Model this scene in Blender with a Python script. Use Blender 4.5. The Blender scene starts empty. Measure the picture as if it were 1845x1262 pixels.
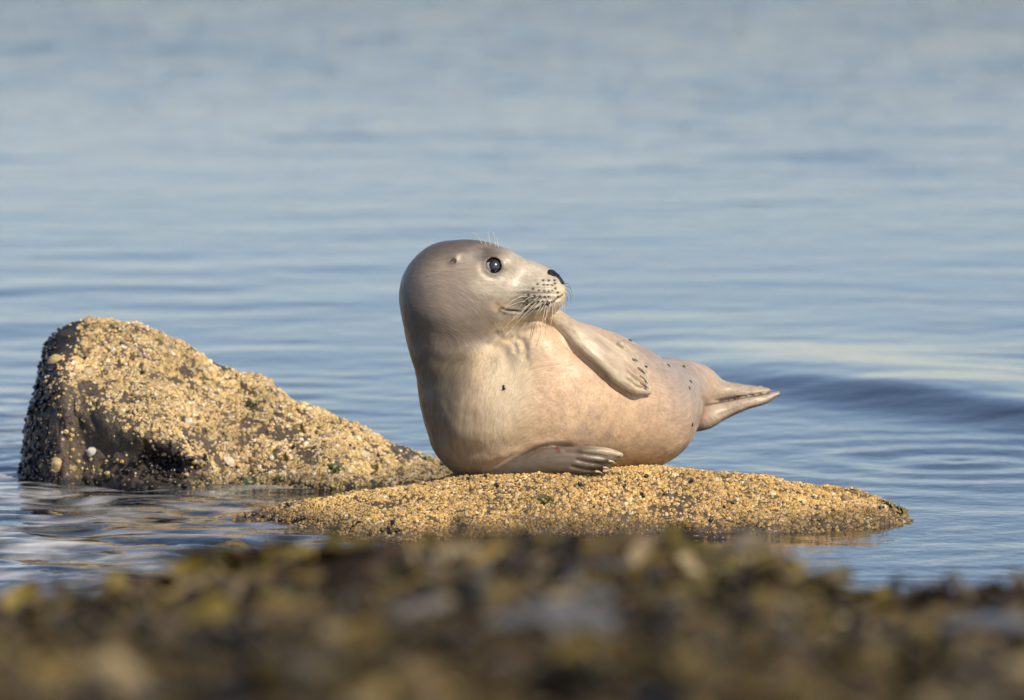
import bpy, bmesh, math, random
import numpy as np
from mathutils import Vector, Matrix
from mathutils.bvhtree import BVHTree

random.seed(7)
RNG = np.random.default_rng(11)
scene = bpy.context.scene
COL = scene.collection

# ------------------------------------------------------------------ camera
CAM = np.array([0.0, -15.0, 1.6])
AIM = np.array([0.0, 0.0, 0.3])
DIST = float(np.linalg.norm(AIM - CAM))
cam_data = bpy.data.cameras.new('camera')
cam_data.sensor_width = 36.0
cam_data.lens = 36.0 * DIST / 1.845
cam_data.clip_start = 0.1
cam_data.clip_end = 12000
cam = bpy.data.objects.new('camera', cam_data)
COL.objects.link(cam)
cam.location = CAM
cam.rotation_euler = Vector(AIM - CAM).to_track_quat('-Z', 'Y').to_euler()
cam_data.dof.use_dof = True
cam_data.dof.focus_distance = 14.95
cam_data.dof.aperture_fstop = 4.9
scene.camera = cam

# ------------------------------------------------------------------ light
SUN_EL, SUN_AZ = math.radians(41), math.radians(41)     # azimuth: to the right of straight behind the camera
SDIR = Vector((math.sin(SUN_AZ) * math.cos(SUN_EL), -math.cos(SUN_AZ) * math.cos(SUN_EL), math.sin(SUN_EL)))
world = bpy.data.worlds.new('World')
scene.world = world
world.use_nodes = True
wn = world.node_tree.nodes
sky = wn.new('ShaderNodeTexSky')
sky.sky_type = 'NISHITA'
sky.sun_disc = False
sky.sun_elevation = SUN_EL
sky.sun_rotation = math.atan2(SDIR.x, SDIR.y)
sky.altitude = 0
sky.air_density = 1.0
sky.dust_density = 0.0
sky.ozone_density = 4.0
wn['Background'].inputs['Strength'].default_value = 0.106
wb = wn.new('ShaderNodeMix')                              # white balance of the photograph
wb.data_type = 'RGBA'
wb.blend_type = 'MULTIPLY'
wb.inputs[0].default_value = 1.0
wb.inputs[7].default_value = (0.97, 0.955, 1.05, 1)
world.node_tree.links.new(sky.outputs[0], wb.inputs[6])
hs = wn.new('ShaderNodeHueSaturation')
hs.inputs['Saturation'].default_value = 0.88
world.node_tree.links.new(wb.outputs[2], hs.inputs['Color'])
world.node_tree.links.new(hs.outputs[0], wn['Background'].inputs['Color'])
sun_data = bpy.data.lights.new('sun', 'SUN')
sun_data.energy = 5.0
sun_data.angle = math.radians(0.5)
sun_data.color = (1.0, 0.86, 0.66)
sun = bpy.data.objects.new('sun', sun_data)
COL.objects.link(sun)
sun.rotation_euler = SDIR.to_track_quat('Z', 'Y').to_euler()
vs = scene.view_settings
vs.view_transform = 'Standard'
vs.look = 'None'
vs.exposure = 0.0
vs.gamma = 1.0
vs.use_curve_mapping = False
scene.render.engine = 'CYCLES'
scene.cycles.use_denoising = True
scene.cycles.max_bounces = 8
scene.cycles.transparent_max_bounces = 12

# ------------------------------------------------------------------ helpers
FWD = (AIM - CAM) / DIST
RIGHT = np.array([1.0, 0, 0])
UP = np.cross(RIGHT, FWD)


def ray(u, v):
    d = FWD * DIST + RIGHT * (u - 922.5) / 1000 + UP * (631 - v) / 1000
    return d


def P(u, v, y):
    """the point at depth y seen at photograph position (u, v)"""
    d = ray(u, v)
    t = (y - CAM[1]) / d[1]
    return CAM + d * t


def PW(u, v, z=0.0):
    """the point at height z seen at (u, v)"""
    d = ray(u, v)
    t = (z - CAM[2]) / d[2]
    return CAM + d * t


def project(p):
    q = p - CAM
    f = q @ FWD
    return 922.5 + 1000 * (q @ RIGHT) / f * DIST, 631 - 1000 * (q @ UP) / f * DIST


_perm = np.random.default_rng(3).permutation(512)
_perm = np.concatenate([_perm, _perm, _perm])
_gr = np.random.default_rng(5).normal(size=(512, 3))
_gr /= np.linalg.norm(_gr, axis=1)[:, None]


def perlin(p):
    p = np.asarray(p, dtype=np.float64)
    i = np.floor(p).astype(np.int64)
    f = p - i
    i &= 255
    w = f * f * f * (f * (f * 6 - 15) + 10)
    out = 0
    for dx in (0, 1):
        wx = w[:, 0] if dx else 1 - w[:, 0]
        for dy in (0, 1):
            wy = w[:, 1] if dy else 1 - w[:, 1]
            for dz in (0, 1):
                wz = w[:, 2] if dz else 1 - w[:, 2]
                h = _perm[_perm[_perm[i[:, 0] + dx] + i[:, 1] + dy] + i[:, 2] + dz]
                g = _gr[h]
                out = out + wx * wy * wz * (g[:, 0] * (f[:, 0] - dx) + g[:, 1] * (f[:, 1] - dy) + g[:, 2] * (f[:, 2] - dz))
    return out


def fbm(p, octs=4, gain=0.5):
    p = np.asarray(p, dtype=np.float64)
    s, a = 0, 1.0
    for k in range(octs):
        s = s + a * perlin(p * 2 ** k + 17.3 * k)
        a *= gain
    return s


def smooth(x, a, b):
    t = np.clip((x - a) / (b - a), 0, 1)
    return t * t * (3 - 2 * t)


def mesh_np(name, verts, faces, smooth_shade=True):
    """faces: int array (n,3) or (n,4), or a list of such arrays"""
    if not isinstance(faces, list):
        faces = [faces]
    me = bpy.data.meshes.new(name)
    verts = np.asarray(verts, dtype=np.float32)
    me.vertices.add(len(verts))
    me.vertices.foreach_set('co', verts.ravel())
    loops = np.concatenate([f.ravel() for f in faces]).astype(np.int32)
    sizes = np.concatenate([np.full(len(f), f.shape[1]) for f in faces])
    starts = np.concatenate([[0], np.cumsum(sizes)[:-1]]).astype(np.int32)
    me.loops.add(len(loops))
    me.loops.foreach_set('vertex_index', loops)
    me.polygons.add(len(sizes))
    me.polygons.foreach_set('loop_start', starts)
    me.update(calc_edges=True)
    me.validate()
    me.polygons.foreach_set('use_smooth', np.full(len(me.polygons), smooth_shade))
    return me


def add_attr(me, name, data):
    data = np.asarray(data, dtype=np.float32)
    if data.ndim == 1:
        a = me.attributes.new(name, 'FLOAT', 'POINT')
        a.data.foreach_set('value', data)
    elif data.shape[1] == 3 and name == 'flow':
        a = me.attributes.new(name, 'FLOAT_VECTOR', 'POINT')
        a.data.foreach_set('vector', data.ravel())
    else:
        if data.shape[1] == 3:
            data = np.concatenate([data, np.ones((len(data), 1), np.float32)], 1)
        a = me.attributes.new(name, 'FLOAT_COLOR', 'POINT')
        a.data.foreach_set('color', data.ravel())


def obj(name, me, mat=None, parent=None, kind=None):
    o = bpy.data.objects.new(name, me)
    COL.objects.link(o)
    if mat is not None and len(me.materials) == 0:
        me.materials.append(mat)
    if parent is not None:
        o.parent = parent
    if kind:
        o['kind'] = kind
    return o


def tag(o, label, cat, group=None):
    o['label'] = label
    o['category'] = cat
    if group:
        o['group'] = group
    return o


def empty(name, loc):
    o = bpy.data.objects.new(name, None)
    COL.objects.link(o)
    o.location = loc
    o.empty_display_size = 0.05
    return o


def attach(child, parent):
    """parent a child modelled in world coordinates"""
    child.parent = parent
    child.matrix_parent_inverse = Matrix.Translation(parent.location).inverted()
    return child


def grid_faces(n, m):
    i = np.arange(n * m).reshape(n, m)
    return np.stack([i[:-1, :-1], i[1:, :-1], i[1:, 1:], i[:-1, 1:]], -1).reshape(-1, 4)


def lut(x, pts):
    pts = np.asarray(pts, dtype=float)
    return np.interp(x, pts[:, 0], pts[:, 1])


def spline(pts, n):
    """Catmull-Rom through rows of any width"""
    pts = np.asarray(pts, dtype=float)
    ext = np.vstack([2 * pts[0] - pts[1], pts, 2 * pts[-1] - pts[-2]])
    t = np.linspace(0, len(pts) - 1 - 1e-9, n)
    i = t.astype(int)
    f = (t - i)[:, None]
    a, b, c, d = ext[i], ext[i + 1], ext[i + 2], ext[i + 3]
    return 0.5 * (2 * b + (c - a) * f + (2 * a - 5 * b + 4 * c - d) * f ** 2 + (3 * b - a - 3 * c + d) * f ** 3)


def tube(pts, radii, sides=6):
    pts = np.asarray(pts, dtype=float)
    n = len(pts)
    tg = np.gradient(pts, axis=0)
    tg /= np.linalg.norm(tg, axis=1)[:, None] + 1e-12
    ref = np.array([0.3, 0.9, 0.2])
    a = np.cross(tg, ref)
    a /= np.linalg.norm(a, axis=1)[:, None] + 1e-12
    b = np.cross(tg, a)
    ang = np.linspace(0, 2 * np.pi, sides, endpoint=False)
    v = pts[:, None] + np.asarray(radii)[:, None, None] * (np.cos(ang)[None, :, None] * a[:, None] + np.sin(ang)[None, :, None] * b[:, None])
    i = np.arange(n * sides).reshape(n, sides)
    j = np.roll(i, -1, axis=1)
    f = np.stack([i[:-1], i[1:], j[1:], j[:-1]], -1).reshape(-1, 4)
    caps = [i[0][None, :], i[-1][::-1][None, :]]
    return v.reshape(-1, 3), [f] + caps


# node helpers
class NT:
    def __init__(self, name):
        self.m = bpy.data.materials.new(name)
        self.m.use_nodes = True
        self.t = self.m.node_tree
        self.b = self.t.nodes['Principled BSDF']
        self.out = self.t.nodes['Material Output']

    def n(self, typ, **kw):
        nd = self.t.nodes.new(typ)
        for k, v in kw.items():
            if k in nd.inputs:
                nd.inputs[k].default_value = v
            else:
                setattr(nd, k, v)
        return nd

    def l(self, a, b):
        self.t.links.new(a, b)

    def attr(self, name):
        return self.n('ShaderNodeAttribute', attribute_name=name)

    def noise(self, scale, detail=4, vec=None, rough=0.55):
        nd = self.n('ShaderNodeTexNoise')
        nd.inputs['Scale'].default_value = scale
        nd.inputs['Detail'].default_value = detail
        nd.inputs['Roughness'].default_value = rough
        if vec is not None:
            self.l(vec, nd.inputs['Vector'])
        return nd

    def ramp(self, src, stops):
        nd = self.n('ShaderNodeValToRGB')
        e = nd.color_ramp.elements
        while len(e) < len(stops):
            e.new(0.5)
        for k, (p, c) in enumerate(stops):
            e[k].position = p
            e[k].color = (*c, 1) if len(c) == 3 else c
        self.l(src, nd.inputs[0])
        return nd

    def mix(self, fac, a, b, mode='MIX'):
        nd = self.n('ShaderNodeMix', data_type='RGBA', blend_type=mode)
        for s, x in ((nd.inputs[0], fac), (nd.inputs[6], a), (nd.inputs[7], b)):
            if hasattr(x, 'node'):
                self.l(x, s)
            elif isinstance(x, (int, float)):
                s.default_value = x
            else:
                s.default_value = (*x, 1)
        return nd.outputs[2]

    def bump(self, h, strength, dist, normal=None):
        nd = self.n('ShaderNodeBump')
        nd.inputs['Strength'].default_value = strength
        nd.inputs['Distance'].default_value = dist
        self.l(h, nd.inputs['Height'])
        if normal is not None:
            self.l(normal, nd.inputs['Normal'])
        return nd.outputs[0]


# ------------------------------------------------------------------ materials
def mat_water():
    k = NT('sea_water')
    tc = k.n('ShaderNodeTexCoord')
    mp = k.n('ShaderNodeMapping')
    mp.inputs['Scale'].default_value = (1.0, 0.8, 1.0)
    k.l(tc.outputs['Object'], mp.inputs[0])
    n1 = k.noise(9, 3, mp.outputs[0])
    ch = k.n('ShaderNodeMath', operation='MULTIPLY')
    k.l(n1.outputs[0], ch.inputs[0])
    k.l(k.attr('chop').outputs['Fac'], ch.inputs[1])
    bmp = k.bump(ch.outputs[0], 0.5, 0.012)
    fr = k.n('ShaderNodeFresnel', IOR=1.333)
    k.l(bmp, fr.inputs['Normal'])
    gl = k.n('ShaderNodeBsdfGlossy')
    gl.inputs['Roughness'].default_value = 0.07
    gl.inputs['Color'].default_value = (1, 1, 1, 1)
    k.l(bmp, gl.inputs['Normal'])
    tr = k.n('ShaderNodeBsdfTransparent')
    tr.inputs['Color'].default_value = (0.72, 0.83, 0.86, 1)
    mx = k.n('ShaderNodeMixShader')
    k.l(fr.outputs[0], mx.inputs[0])
    k.l(tr.outputs[0], mx.inputs[1])
    k.l(gl.outputs[0], mx.inputs[2])
    df = k.n('ShaderNodeBsdfDiffuse')
    df.inputs['Color'].default_value = (0.78, 0.80, 0.82, 1)
    m2 = k.n('ShaderNodeMixShader')
    k.l(k.attr('foam_sheen').outputs['Fac'], m2.inputs[0])
    k.l(mx.outputs[0], m2.inputs[1])
    k.l(df.outputs[0], m2.inputs[2])
    k.l(m2.outputs[0], k.out.inputs[0])
    k.t.nodes.remove(k.b)
    return k.m


def mat_seabed():
    k = NT('seabed')
    geo = k.n('ShaderNodeNewGeometry')
    n1 = k.noise(14, 6, geo.outputs['Position'])
    n2 = k.noise(90, 3, geo.outputs['Position'])
    c1 = k.ramp(n1.outputs[0], [(0.3, (0.035, 0.028, 0.018)), (0.55, (0.16, 0.118, 0.06)), (0.75, (0.32, 0.24, 0.125))])
    c2 = k.mix(0.5, c1.outputs[0], k.ramp(n2.outputs[0], [(0.35, (0.03, 0.026, 0.018)), (0.65, (0.38, 0.285, 0.15))]).outputs[0])
    sep = k.n('ShaderNodeSeparateXYZ')
    k.l(geo.outputs['Position'], sep.inputs[0])
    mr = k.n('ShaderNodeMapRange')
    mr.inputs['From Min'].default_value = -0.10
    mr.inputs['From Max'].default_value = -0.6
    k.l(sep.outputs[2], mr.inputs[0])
    c3 = k.mix(mr.outputs[0], c2, (0.018, 0.034, 0.05))  # scattered blue-grey of deep water painted into the bed colour
    k.l(c3, k.b.inputs['Base Color'])
    k.b.inputs['Roughness'].default_value = 0.55
    k.l(k.bump(n2.outputs[0], 0.6, 0.01), k.b.inputs['Normal'])
    return k.m


def mat_rock(name='wet_rock', film_shade=False):
    k = NT(name)
    geo = k.n('ShaderNodeNewGeometry')
    n1 = k.noise(11, 6, geo.outputs['Position'])
    n2 = k.noise(160, 4, geo.outputs['Position'], 0.65)
    c1 = k.ramp(n1.outputs[0], [(0.32, (0.03, 0.025, 0.022)), (0.5, (0.09, 0.066, 0.046)), (0.68, (0.17, 0.125, 0.08))])
    c2 = k.mix(0.55, c1.outputs[0], k.ramp(n2.outputs[0], [(0.35, (0.015, 0.014, 0.016)), (0.62, (0.17, 0.13, 0.085))]).outputs[0])
    if film_shade:
        c2 = k.mix(k.attr('film_shade').outputs['Fac'], c2, (0.012, 0.012, 0.013))
    k.l(c2, k.b.inputs['Base Color'])
    rr = k.ramp(n1.outputs[0], [(0.35, (0.25,) * 3), (0.6, (0.65,) * 3)])
    k.l(rr.outputs[0], k.b.inputs['Roughness'])
    k.l(k.bump(n2.outputs[0], 0.8, 0.006), k.b.inputs['Normal'])
    return k.m


def mat_attr(name, rough=0.6, spec=0.5, nscale=0, namp=0.3, bump=0.0, coat=0.0, sss=0.0):
    k = NT(name)
    a = k.attr('tint')
    src = a.outputs['Color']
    if nscale:
        geo = k.n('ShaderNodeNewGeometry')
        n = k.noise(nscale, 4, geo.outputs['Position'])
        r = k.ramp(n.outputs[0], [(0.3, (1 - namp,) * 3), (0.7, (1 + namp,) * 3)])
        src = k.mix(1.0, src, r.outputs[0], 'MULTIPLY')
        if bump:
            k.l(k.bump(n.outputs[0], bump, 0.004), k.b.inputs['Normal'])
    k.l(src, k.b.inputs['Base Color'])
    k.b.inputs['Roughness'].default_value = rough
    k.b.inputs['Specular IOR Level'].default_value = spec
    k.b.inputs['Coat Weight'].default_value = coat
    k.b.inputs['Coat Roughness'].default_value = 0.15
    if sss:
        k.b.inputs['Subsurface Weight'].default_value = sss
        k.b.inputs['Subsurface Radius'].default_value = (0.01, 0.006, 0.003)
        k.b.inputs['Subsurface Scale'].default_value = 0.5
    return k.m


def mat_plain(name, color, rough=0.5, coat=0.0, spec=0.5):
    k = NT(name)
    geo = k.n('ShaderNodeNewGeometry')
    n = k.noise(220, 3, geo.outputs['Position'])
    r = k.ramp(n.outputs[0], [(0.3, tuple(0.75 * x for x in color)), (0.7, tuple(min(1, 1.2 * x) for x in color))])
    k.l(r.outputs[0], k.b.inputs['Base Color'])
    k.b.inputs['Roughness'].default_value = rough
    k.b.inputs['Coat Weight'].default_value = coat
    k.b.inputs['Specular IOR Level'].default_value = spec
    return k.m


def mat_fur():
    k = NT('seal_fur')
    a = k.attr('tint')
    fl = k.attr('flow')
    geo = k.n('ShaderNodeNewGeometry')
    n1 = k.noise(210, 3, fl.outputs['Vector'], 0.6)      # combed strands
    n2 = k.noise(75, 3, fl.outputs['Vector'], 0.6)       # wet locks
    n3 = k.noise(26, 5, geo.outputs['Position'])         # mottling
    r1 = k.ramp(n1.outputs[0], [(0.3, (0.83,) * 3), (0.7, (1.14,) * 3)])
    r2 = k.ramp(n2.outputs[0], [(0.3, (0.86,) * 3), (0.7, (1.10,) * 3)])
    r3 = k.ramp(n3.outputs[0], [(0.32, (0.92, 0.91, 0.90)), (0.65, (1.04, 1.04, 1.03))])
    c = k.mix(1.0, a.outputs['Color'], r1.outputs[0], 'MULTIPLY')
    c = k.mix(1.0, c, r2.outputs[0], 'MULTIPLY')
    c = k.mix(1.0, c, r3.outputs[0], 'MULTIPLY')
    k.l(c, k.b.inputs['Base Color'])
    k.b.inputs['Roughness'].default_value = 0.40
    k.b.inputs['Specular IOR Level'].default_value = 0.42
    k.b.inputs['Sheen Weight'].default_value = 0.04
    k.b.inputs['Sheen Roughness'].default_value = 0.4
    k.b.inputs['Subsurface Weight'].default_value = 0.06
    k.b.inputs['Subsurface Radius'].default_value = (0.01, 0.006, 0.004)
    k.b.inputs['Subsurface Scale'].default_value = 0.4
    b1 = k.bump(n1.outputs[0], 0.25, 0.0018)
    b2 = k.bump(n2.outputs[0], 0.22, 0.004, b1)
    k.l(b2, k.b.inputs['Normal'])
    return k.m


M_WATER, M_BED, M_ROCK, M_ROCKF = mat_water(), mat_seabed(), mat_rock(), mat_rock('filmed_shaded_rock', True)
M_BARN = mat_attr('barnacle_shell', 0.55, 0.4)
M_WEED = mat_attr('wrack_frond', 0.42, 0.3, 60, 0.3, 0.3)
M_STONE = mat_attr('wet_stone', 0.3, 0.5, 30, 0.35, 0.4)
M_SHELL = mat_attr('limpet_shell', 0.55, 0.4, 140, 0.3, 0.4)
M_MUSSEL = mat_plain('mussel_shell', (0.022, 0.017, 0.018), 0.3, 0.3)
M_FUR = mat_fur()
M_CLAW = mat_plain('claw_horn', (0.24, 0.145, 0.105), 0.35, 0.2)
M_CLAWP = mat_plain('pale_claw_horn', (0.42, 0.34, 0.26), 0.35, 0.2)
M_NOSE = mat_plain('nose_skin', (0.016, 0.014, 0.014), 0.3, 0.0, 0.5)
M_WHISK = mat_plain('whisker_pale', (0.70, 0.62, 0.46), 0.4)
M_WHISKD = mat_plain('whisker_dark', (0.03, 0.028, 0.03), 0.4)
M_FLY = mat_plain('fly_body', (0.02, 0.016, 0.014), 0.4)
M_ALGA = mat_plain('green_alga', (0.045, 0.075, 0.018), 0.45)
M_ALGAB = mat_plain('olive_alga', (0.12, 0.10, 0.03), 0.5)


def mat_eye():
    k = NT('seal_eye')
    k.l(k.attr('tint').outputs['Color'], k.b.inputs['Base Color'])
    k.b.inputs['Roughness'].default_value = 0.25
    k.b.inputs['Coat Weight'].default_value = 1.0
    k.b.inputs['Coat Roughness'].default_value = 0.06
    return k.m


M_EYE = mat_eye()

# ------------------------------------------------------------------ seabed and shore (one sheet)
CREST = [(-400, 1075), (0, 1072), (60, 1078), (110, 1058), (170, 1066), (250, 1042), (380, 1026), (480, 1000), (560, 998),
         (640, 1010), (720, 1004), (820, 976), (930, 974), (1040, 984), (1150, 1000), (1250, 1004), (1330, 1020), (1400, 1045),
         (1450, 1080), (1550, 1082), (1640, 1082), (1700, 1064), (1800, 1066), (1845, 1066), (2300, 1070)]
YC = -5.3


def ground_z(x, y):
    x = np.asarray(x, float)
    y = np.asarray(y, float)
    p = np.stack([x, y, np.zeros_like(x)], -1)
    deep = -0.18 - 0.65 * smooth(y, 1.5, 9) - 2.5 * smooth(y, 9, 60) + 0.10 * fbm(p * 2.3, 3)
    # shallow ledge in the left foreground
    lx = x * 15 / (15 + y)
    ledge = smooth(lx, -0.30, -0.50) * smooth(y, -1.5, -1.1) * smooth(y, 0.32, 0.05)
    shelf = -0.035 + 0.03 * fbm(p * np.array([3.2, 5.0, 1]) + 3.1, 4)
    for (gx, gy, sx, sy, gh) in ((-0.66, 0.03, 0.17, 0.10, .026), (-0.45, -0.55, 0.12, 0.10, .05), (-0.60, -0.28, 0.2, 0.05, .03), (-0.86, -0.75, .2, .08, .04)):
        shelf = shelf + gh * np.exp(-((x - gx) / sx) ** 2 - ((y - gy) / sy) ** 2)
    z = deep * (1 - ledge) + shelf * ledge
    # wrack bank
    u = 922.5 + 1000 * x / (15 + y) * 15
    vv = lut(u, CREST) + 70 + 2 * smooth(np.abs(u - 930), 250, 700) + 8 * smooth(u, 600, 250)
    ang = 0.08645 + (vv - 631) / 1000 / DIST
    zc = 1.6 - (15 + YC) * np.tan(ang)
    bank = zc + (0.67 - zc) * smooth(y, YC, -8.3) - 0.1 * smooth(y, -9.5, -16) + 0.022 * fbm(p * 5.0, 4)
    back = smooth(y, YC + 0.9, YC + 0.02)
    return z * (1 - back) + bank * back


def ground_hit(u, v):
    # where the ground is seen at (u, v)
    d = ray(u, v)
    d = d / np.linalg.norm(d)
    t = np.arange(5.0, 16.0, 0.01)
    q = CAM + t[:, None] * d
    below = q[:, 2] < ground_z(q[:, 0], q[:, 1])
    below &= q[:, 1] < YC - 0.08
    if below.any():
        return q[np.argmax(below)]
    return P(u, v, YC - 0.08)


def build_ground():
    xs = np.concatenate([-np.geomspace(4000, 2.2, 26), np.arange(-2.1, 2.11, 0.03), np.geomspace(2.2, 4000, 26)])
    ys = np.concatenate([-np.geomspace(4000, 9.5, 16), np.arange(-9.0, -6.0, 0.06), np.arange(-6.0, 2.5, 0.03), np.geomspace(2.55, 6000, 60)])
    X, Y = np.meshgrid(xs, ys, indexing='ij')
    Z = ground_z(X.ravel(), Y.ravel())
    V = np.stack([X.ravel(), Y.ravel(), Z], -1)
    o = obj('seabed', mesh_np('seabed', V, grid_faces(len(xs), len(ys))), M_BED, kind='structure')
    return o


build_ground()


# ------------------------------------------------------------------ water
def water_z(x, y):
    r = np.random.default_rng(21)
    z = np.zeros_like(x)
    d = y + 15
    for k in range(110):
        lam = np.exp(r.uniform(np.log(0.09), np.log(1.1)))
        th = r.normal(0.12, 0.5) + math.pi / 2
        kx, ky = math.cos(th) * 2 * math.pi / lam, math.sin(th) * 2 * math.pi / lam
        steep = 0.0028 * min(1.0, (0.5 / lam)) ** 0.5
        amp = steep * lam / (2 * math.pi)
        ph = r.uniform(0, 6.28)
        env = (0.7 + 1.1 * smooth(d, 17, 36) * min(1.0, (0.42 / lam) ** 1.5)) * (1 - 0.45 * smooth(d, 24, 40) * (lam > 0.7)) if lam > 0.25 else smooth(d, 32, 18)
        z += amp * env * np.sin(kx * x + ky * y + ph + 0.6 * np.sin(0.7 * kx * y * 0.3 + ph))
    p = np.stack([x, y, np.zeros_like(x)], -1)
    calm = 0.55 + 0.9 * smooth(perlin(p * np.array([0.22, 0.33, 1]) + 4.2), -0.35, 0.4)
    z *= calm
    # rounded swell behind the seal's tail
    t = np.clip((x - 0.15) / 1.3, -0.4, 3.0)
    yl = 3.25 - 1.85 * t
    e = y - yl
    sh = np.where(e < 0, np.exp(-(e / 0.34) ** 2), np.exp(-(e / 0.95) ** 2))
    z += 0.035 * sh * (1 + 0.35 * perlin(np.stack([x * 2.2, y * 2.0, 0 * x], -1))) * smooth(t, -0.1, 0.55) * (1 - 0.5 * smooth(t, 1.4, 3))
    # rings
    rr = np.hypot(x - 0.86, (y - 0.98))
    z += 0.0024 * np.sin(rr * 2 * np.pi / 0.20) * np.exp(-(rr / 0.45) ** 2)
    # livelier small chop round the left rock and over the ledge
    lm = smooth(x, -0.15, -0.6) * smooth(y, 3.0, 1.2)
    z += lm * 0.014 * fbm(np.stack([x * 4.0 + 0.8 * y, y * 9.0, 0 * x], -1) + 2.0, 4)
    lm2 = smooth(x, -0.30, -0.6) * smooth(y, 0.5, 0.2)
    z += lm2 * 0.015 * fbm(np.stack([x * 3.0 + y, y * 7.5, 0 * x], -1) + 9.0, 3)
    return z


def build_water():
    xs = np.concatenate([-np.geomspace(4000, 3.1, 34), np.arange(-3.0, 3.001, 0.024), np.geomspace(3.1, 4000, 34)])
    ys = [-4.9]
    while ys[-1] < 75:
        dd = ys[-1] + 15
        ys.append(ys[-1] + max(0.016, dd * dd * 8.5e-5))
    ys = np.concatenate([ys, np.geomspace(76, 8000, 40)])
    X, Y = np.meshgrid(xs, ys, indexing='ij')
    X, Y = X.ravel(), Y.ravel()
    Z = water_z(X, Y)
    Z *= smooth(np.abs(X), 60, 20) * smooth(Y, 140, 70)
    me = mesh_np('sea', np.stack([X, Y, Z], -1), grid_faces(len(xs), len(ys)))
    # thin foam round the left rock, spread wide as painted pale sky reflection
    p = np.stack([X * 5.0 + Y, Y * 8.0, 0 * X], -1)
    lace = smooth(fbm(p * 1.6 + 31.0, 5), -0.25, 0.6) * (0.5 + 0.5 * smooth(fbm(p * 5 + 3, 3), -0.2, 0.3))
    wash = smooth(X, -0.22, -0.5) * smooth(Y, 1.5, 0.7) + 0.8 * smooth(X, -0.70, -0.80) * smooth(Y, 3.2, 2.4)
    add_attr(me, 'chop', 0.6 + 6.0 * smooth(Y, 4, 24))       # the open water is ruffled, the lee of the rocks is not
    add_attr(me, 'foam_sheen', np.clip(lace * wash * 0.42 * smooth(X, -4, -2), 0, 1))
    return obj('sea', me, M_WATER, kind='structure')


build_water()

# ------------------------------------------------------------------ rocks
def tri_sample(V, F, n, rng, weight=None):
    """random points on quads; returns points, normals"""
    T = np.concatenate([F[:, [0, 1, 2]], F[:, [0, 2, 3]]])
    a, b, c = V[T[:, 0]], V[T[:, 1]], V[T[:, 2]]
    nr = np.cross(b - a, c - a)
    ar = np.linalg.norm(nr, axis=1)
    w = ar.copy()
    if weight is not None:
        w *= weight((a + b + c) / 3, nr / (ar[:, None] + 1e-12))
    idx = rng.choice(len(T), n, p=w / w.sum())
    r1, r2 = np.sqrt(rng.random(n)), rng.random(n)
    pts = (1 - r1)[:, None] * a[idx] + (r1 * (1 - r2))[:, None] * b[idx] + (r1 * r2)[:, None] * c[idx]
    return pts, nr[idx] / ar[idx][:, None]


def thin(pts, cell):
    """keep one point per little cell so that shells crowd without piling up"""
    key = np.floor(pts / cell).astype(np.int64)
    _, i = np.unique(key, axis=0, return_index=True)
    return np.sort(i)


def barnacles(pts, nrm, rad, tint, rng, sides=6):
    n = len(pts)
    ref = np.where(np.abs(nrm[:, :1]) < 0.9, np.array([[1.0, 0, 0]]), np.array([[0, 1.0, 0]]))
    a = np.cross(nrm, ref)
    a /= np.linalg.norm(a, axis=1)[:, None]
    b = np.cross(nrm, a)
    ph = rng.random(n) * 6.28
    h = rad * rng.uniform(0.55, 1.05, n)
    lean = rng.normal(0, 0.22, (n, 2))
    ang = np.linspace(0, 2 * np.pi, sides, endpoint=False)
    rings = []
    for (rr, hh) in ((1.3, -0.35), (0.92, 0.5), (0.56, 1.0), (0.34, 0.62)):
        ca = np.cos(ang[None] + ph[:, None])
        sa = np.sin(ang[None] + ph[:, None])
        wob = 1 + rng.uniform(-0.16, 0.16, (n, sides))
        R = (rad[:, None] * rr * wob)[..., None]
        c = pts + nrm * (h * hh)[:, None] + (a * lean[:, :1] + b * lean[:, 1:]) * (rad * max(hh, 0))[:, None]
        rings.append(c[:, None] + R * (ca[..., None] * a[:, None] + sa[..., None] * b[:, None]))
    cen = (pts + nrm * (h * 0.5)[:, None] + (a * lean[:, :1] + b * lean[:, 1:]) * (rad * 0.5)[:, None])[:, None]
    V = np.concatenate(rings + [cen], 1)
    m = V.shape[1]
    i = np.arange(sides)
    j = (i + 1) % sides
    q = np.concatenate([np.stack([k * sides + i, k * sides + j, (k + 1) * sides + j, (k + 1) * sides + i], -1) for k in range(3)])
    t = np.stack([3 * sides + i, 3 * sides + j, np.full(sides, 4 * sides)], -1)
    off = (np.arange(n) * m)[:, None, None]
    Q = (q[None] + off).reshape(-1, 4)
    T = (t[None] + off).reshape(-1, 3)
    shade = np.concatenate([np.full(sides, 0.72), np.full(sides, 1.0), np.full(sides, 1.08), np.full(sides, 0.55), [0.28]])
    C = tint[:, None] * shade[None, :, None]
    return V.reshape(-1, 3), [Q, T], C.reshape(-1, 3)


def barn_tint(n, rng, pts):
    base = np.array([0.54, 0.36, 0.135])
    t = base * rng.uniform(0.72, 1.2, (n, 1)) * np.array([1, 1, 1])
    pale = rng.random(n) < 0.10
    t[pale] = np.array([0.70, 0.56, 0.34]) * rng.uniform(0.8, 1.1, (pale.sum(), 1))
    dk = rng.random(n) < 0.10
    t[dk] = np.array([0.30, 0.22, 0.13]) * rng.uniform(0.6, 1.2, (dk.sum(), 1))
    patch = fbm(pts * 9, 3)
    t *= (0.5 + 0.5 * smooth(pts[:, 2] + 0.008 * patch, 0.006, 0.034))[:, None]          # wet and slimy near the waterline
    t *= (1 + 0.35 * np.clip(patch, -0.6, 0.6))[:, None]
    return np.clip(t, 0.01, 0.85)


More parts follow.
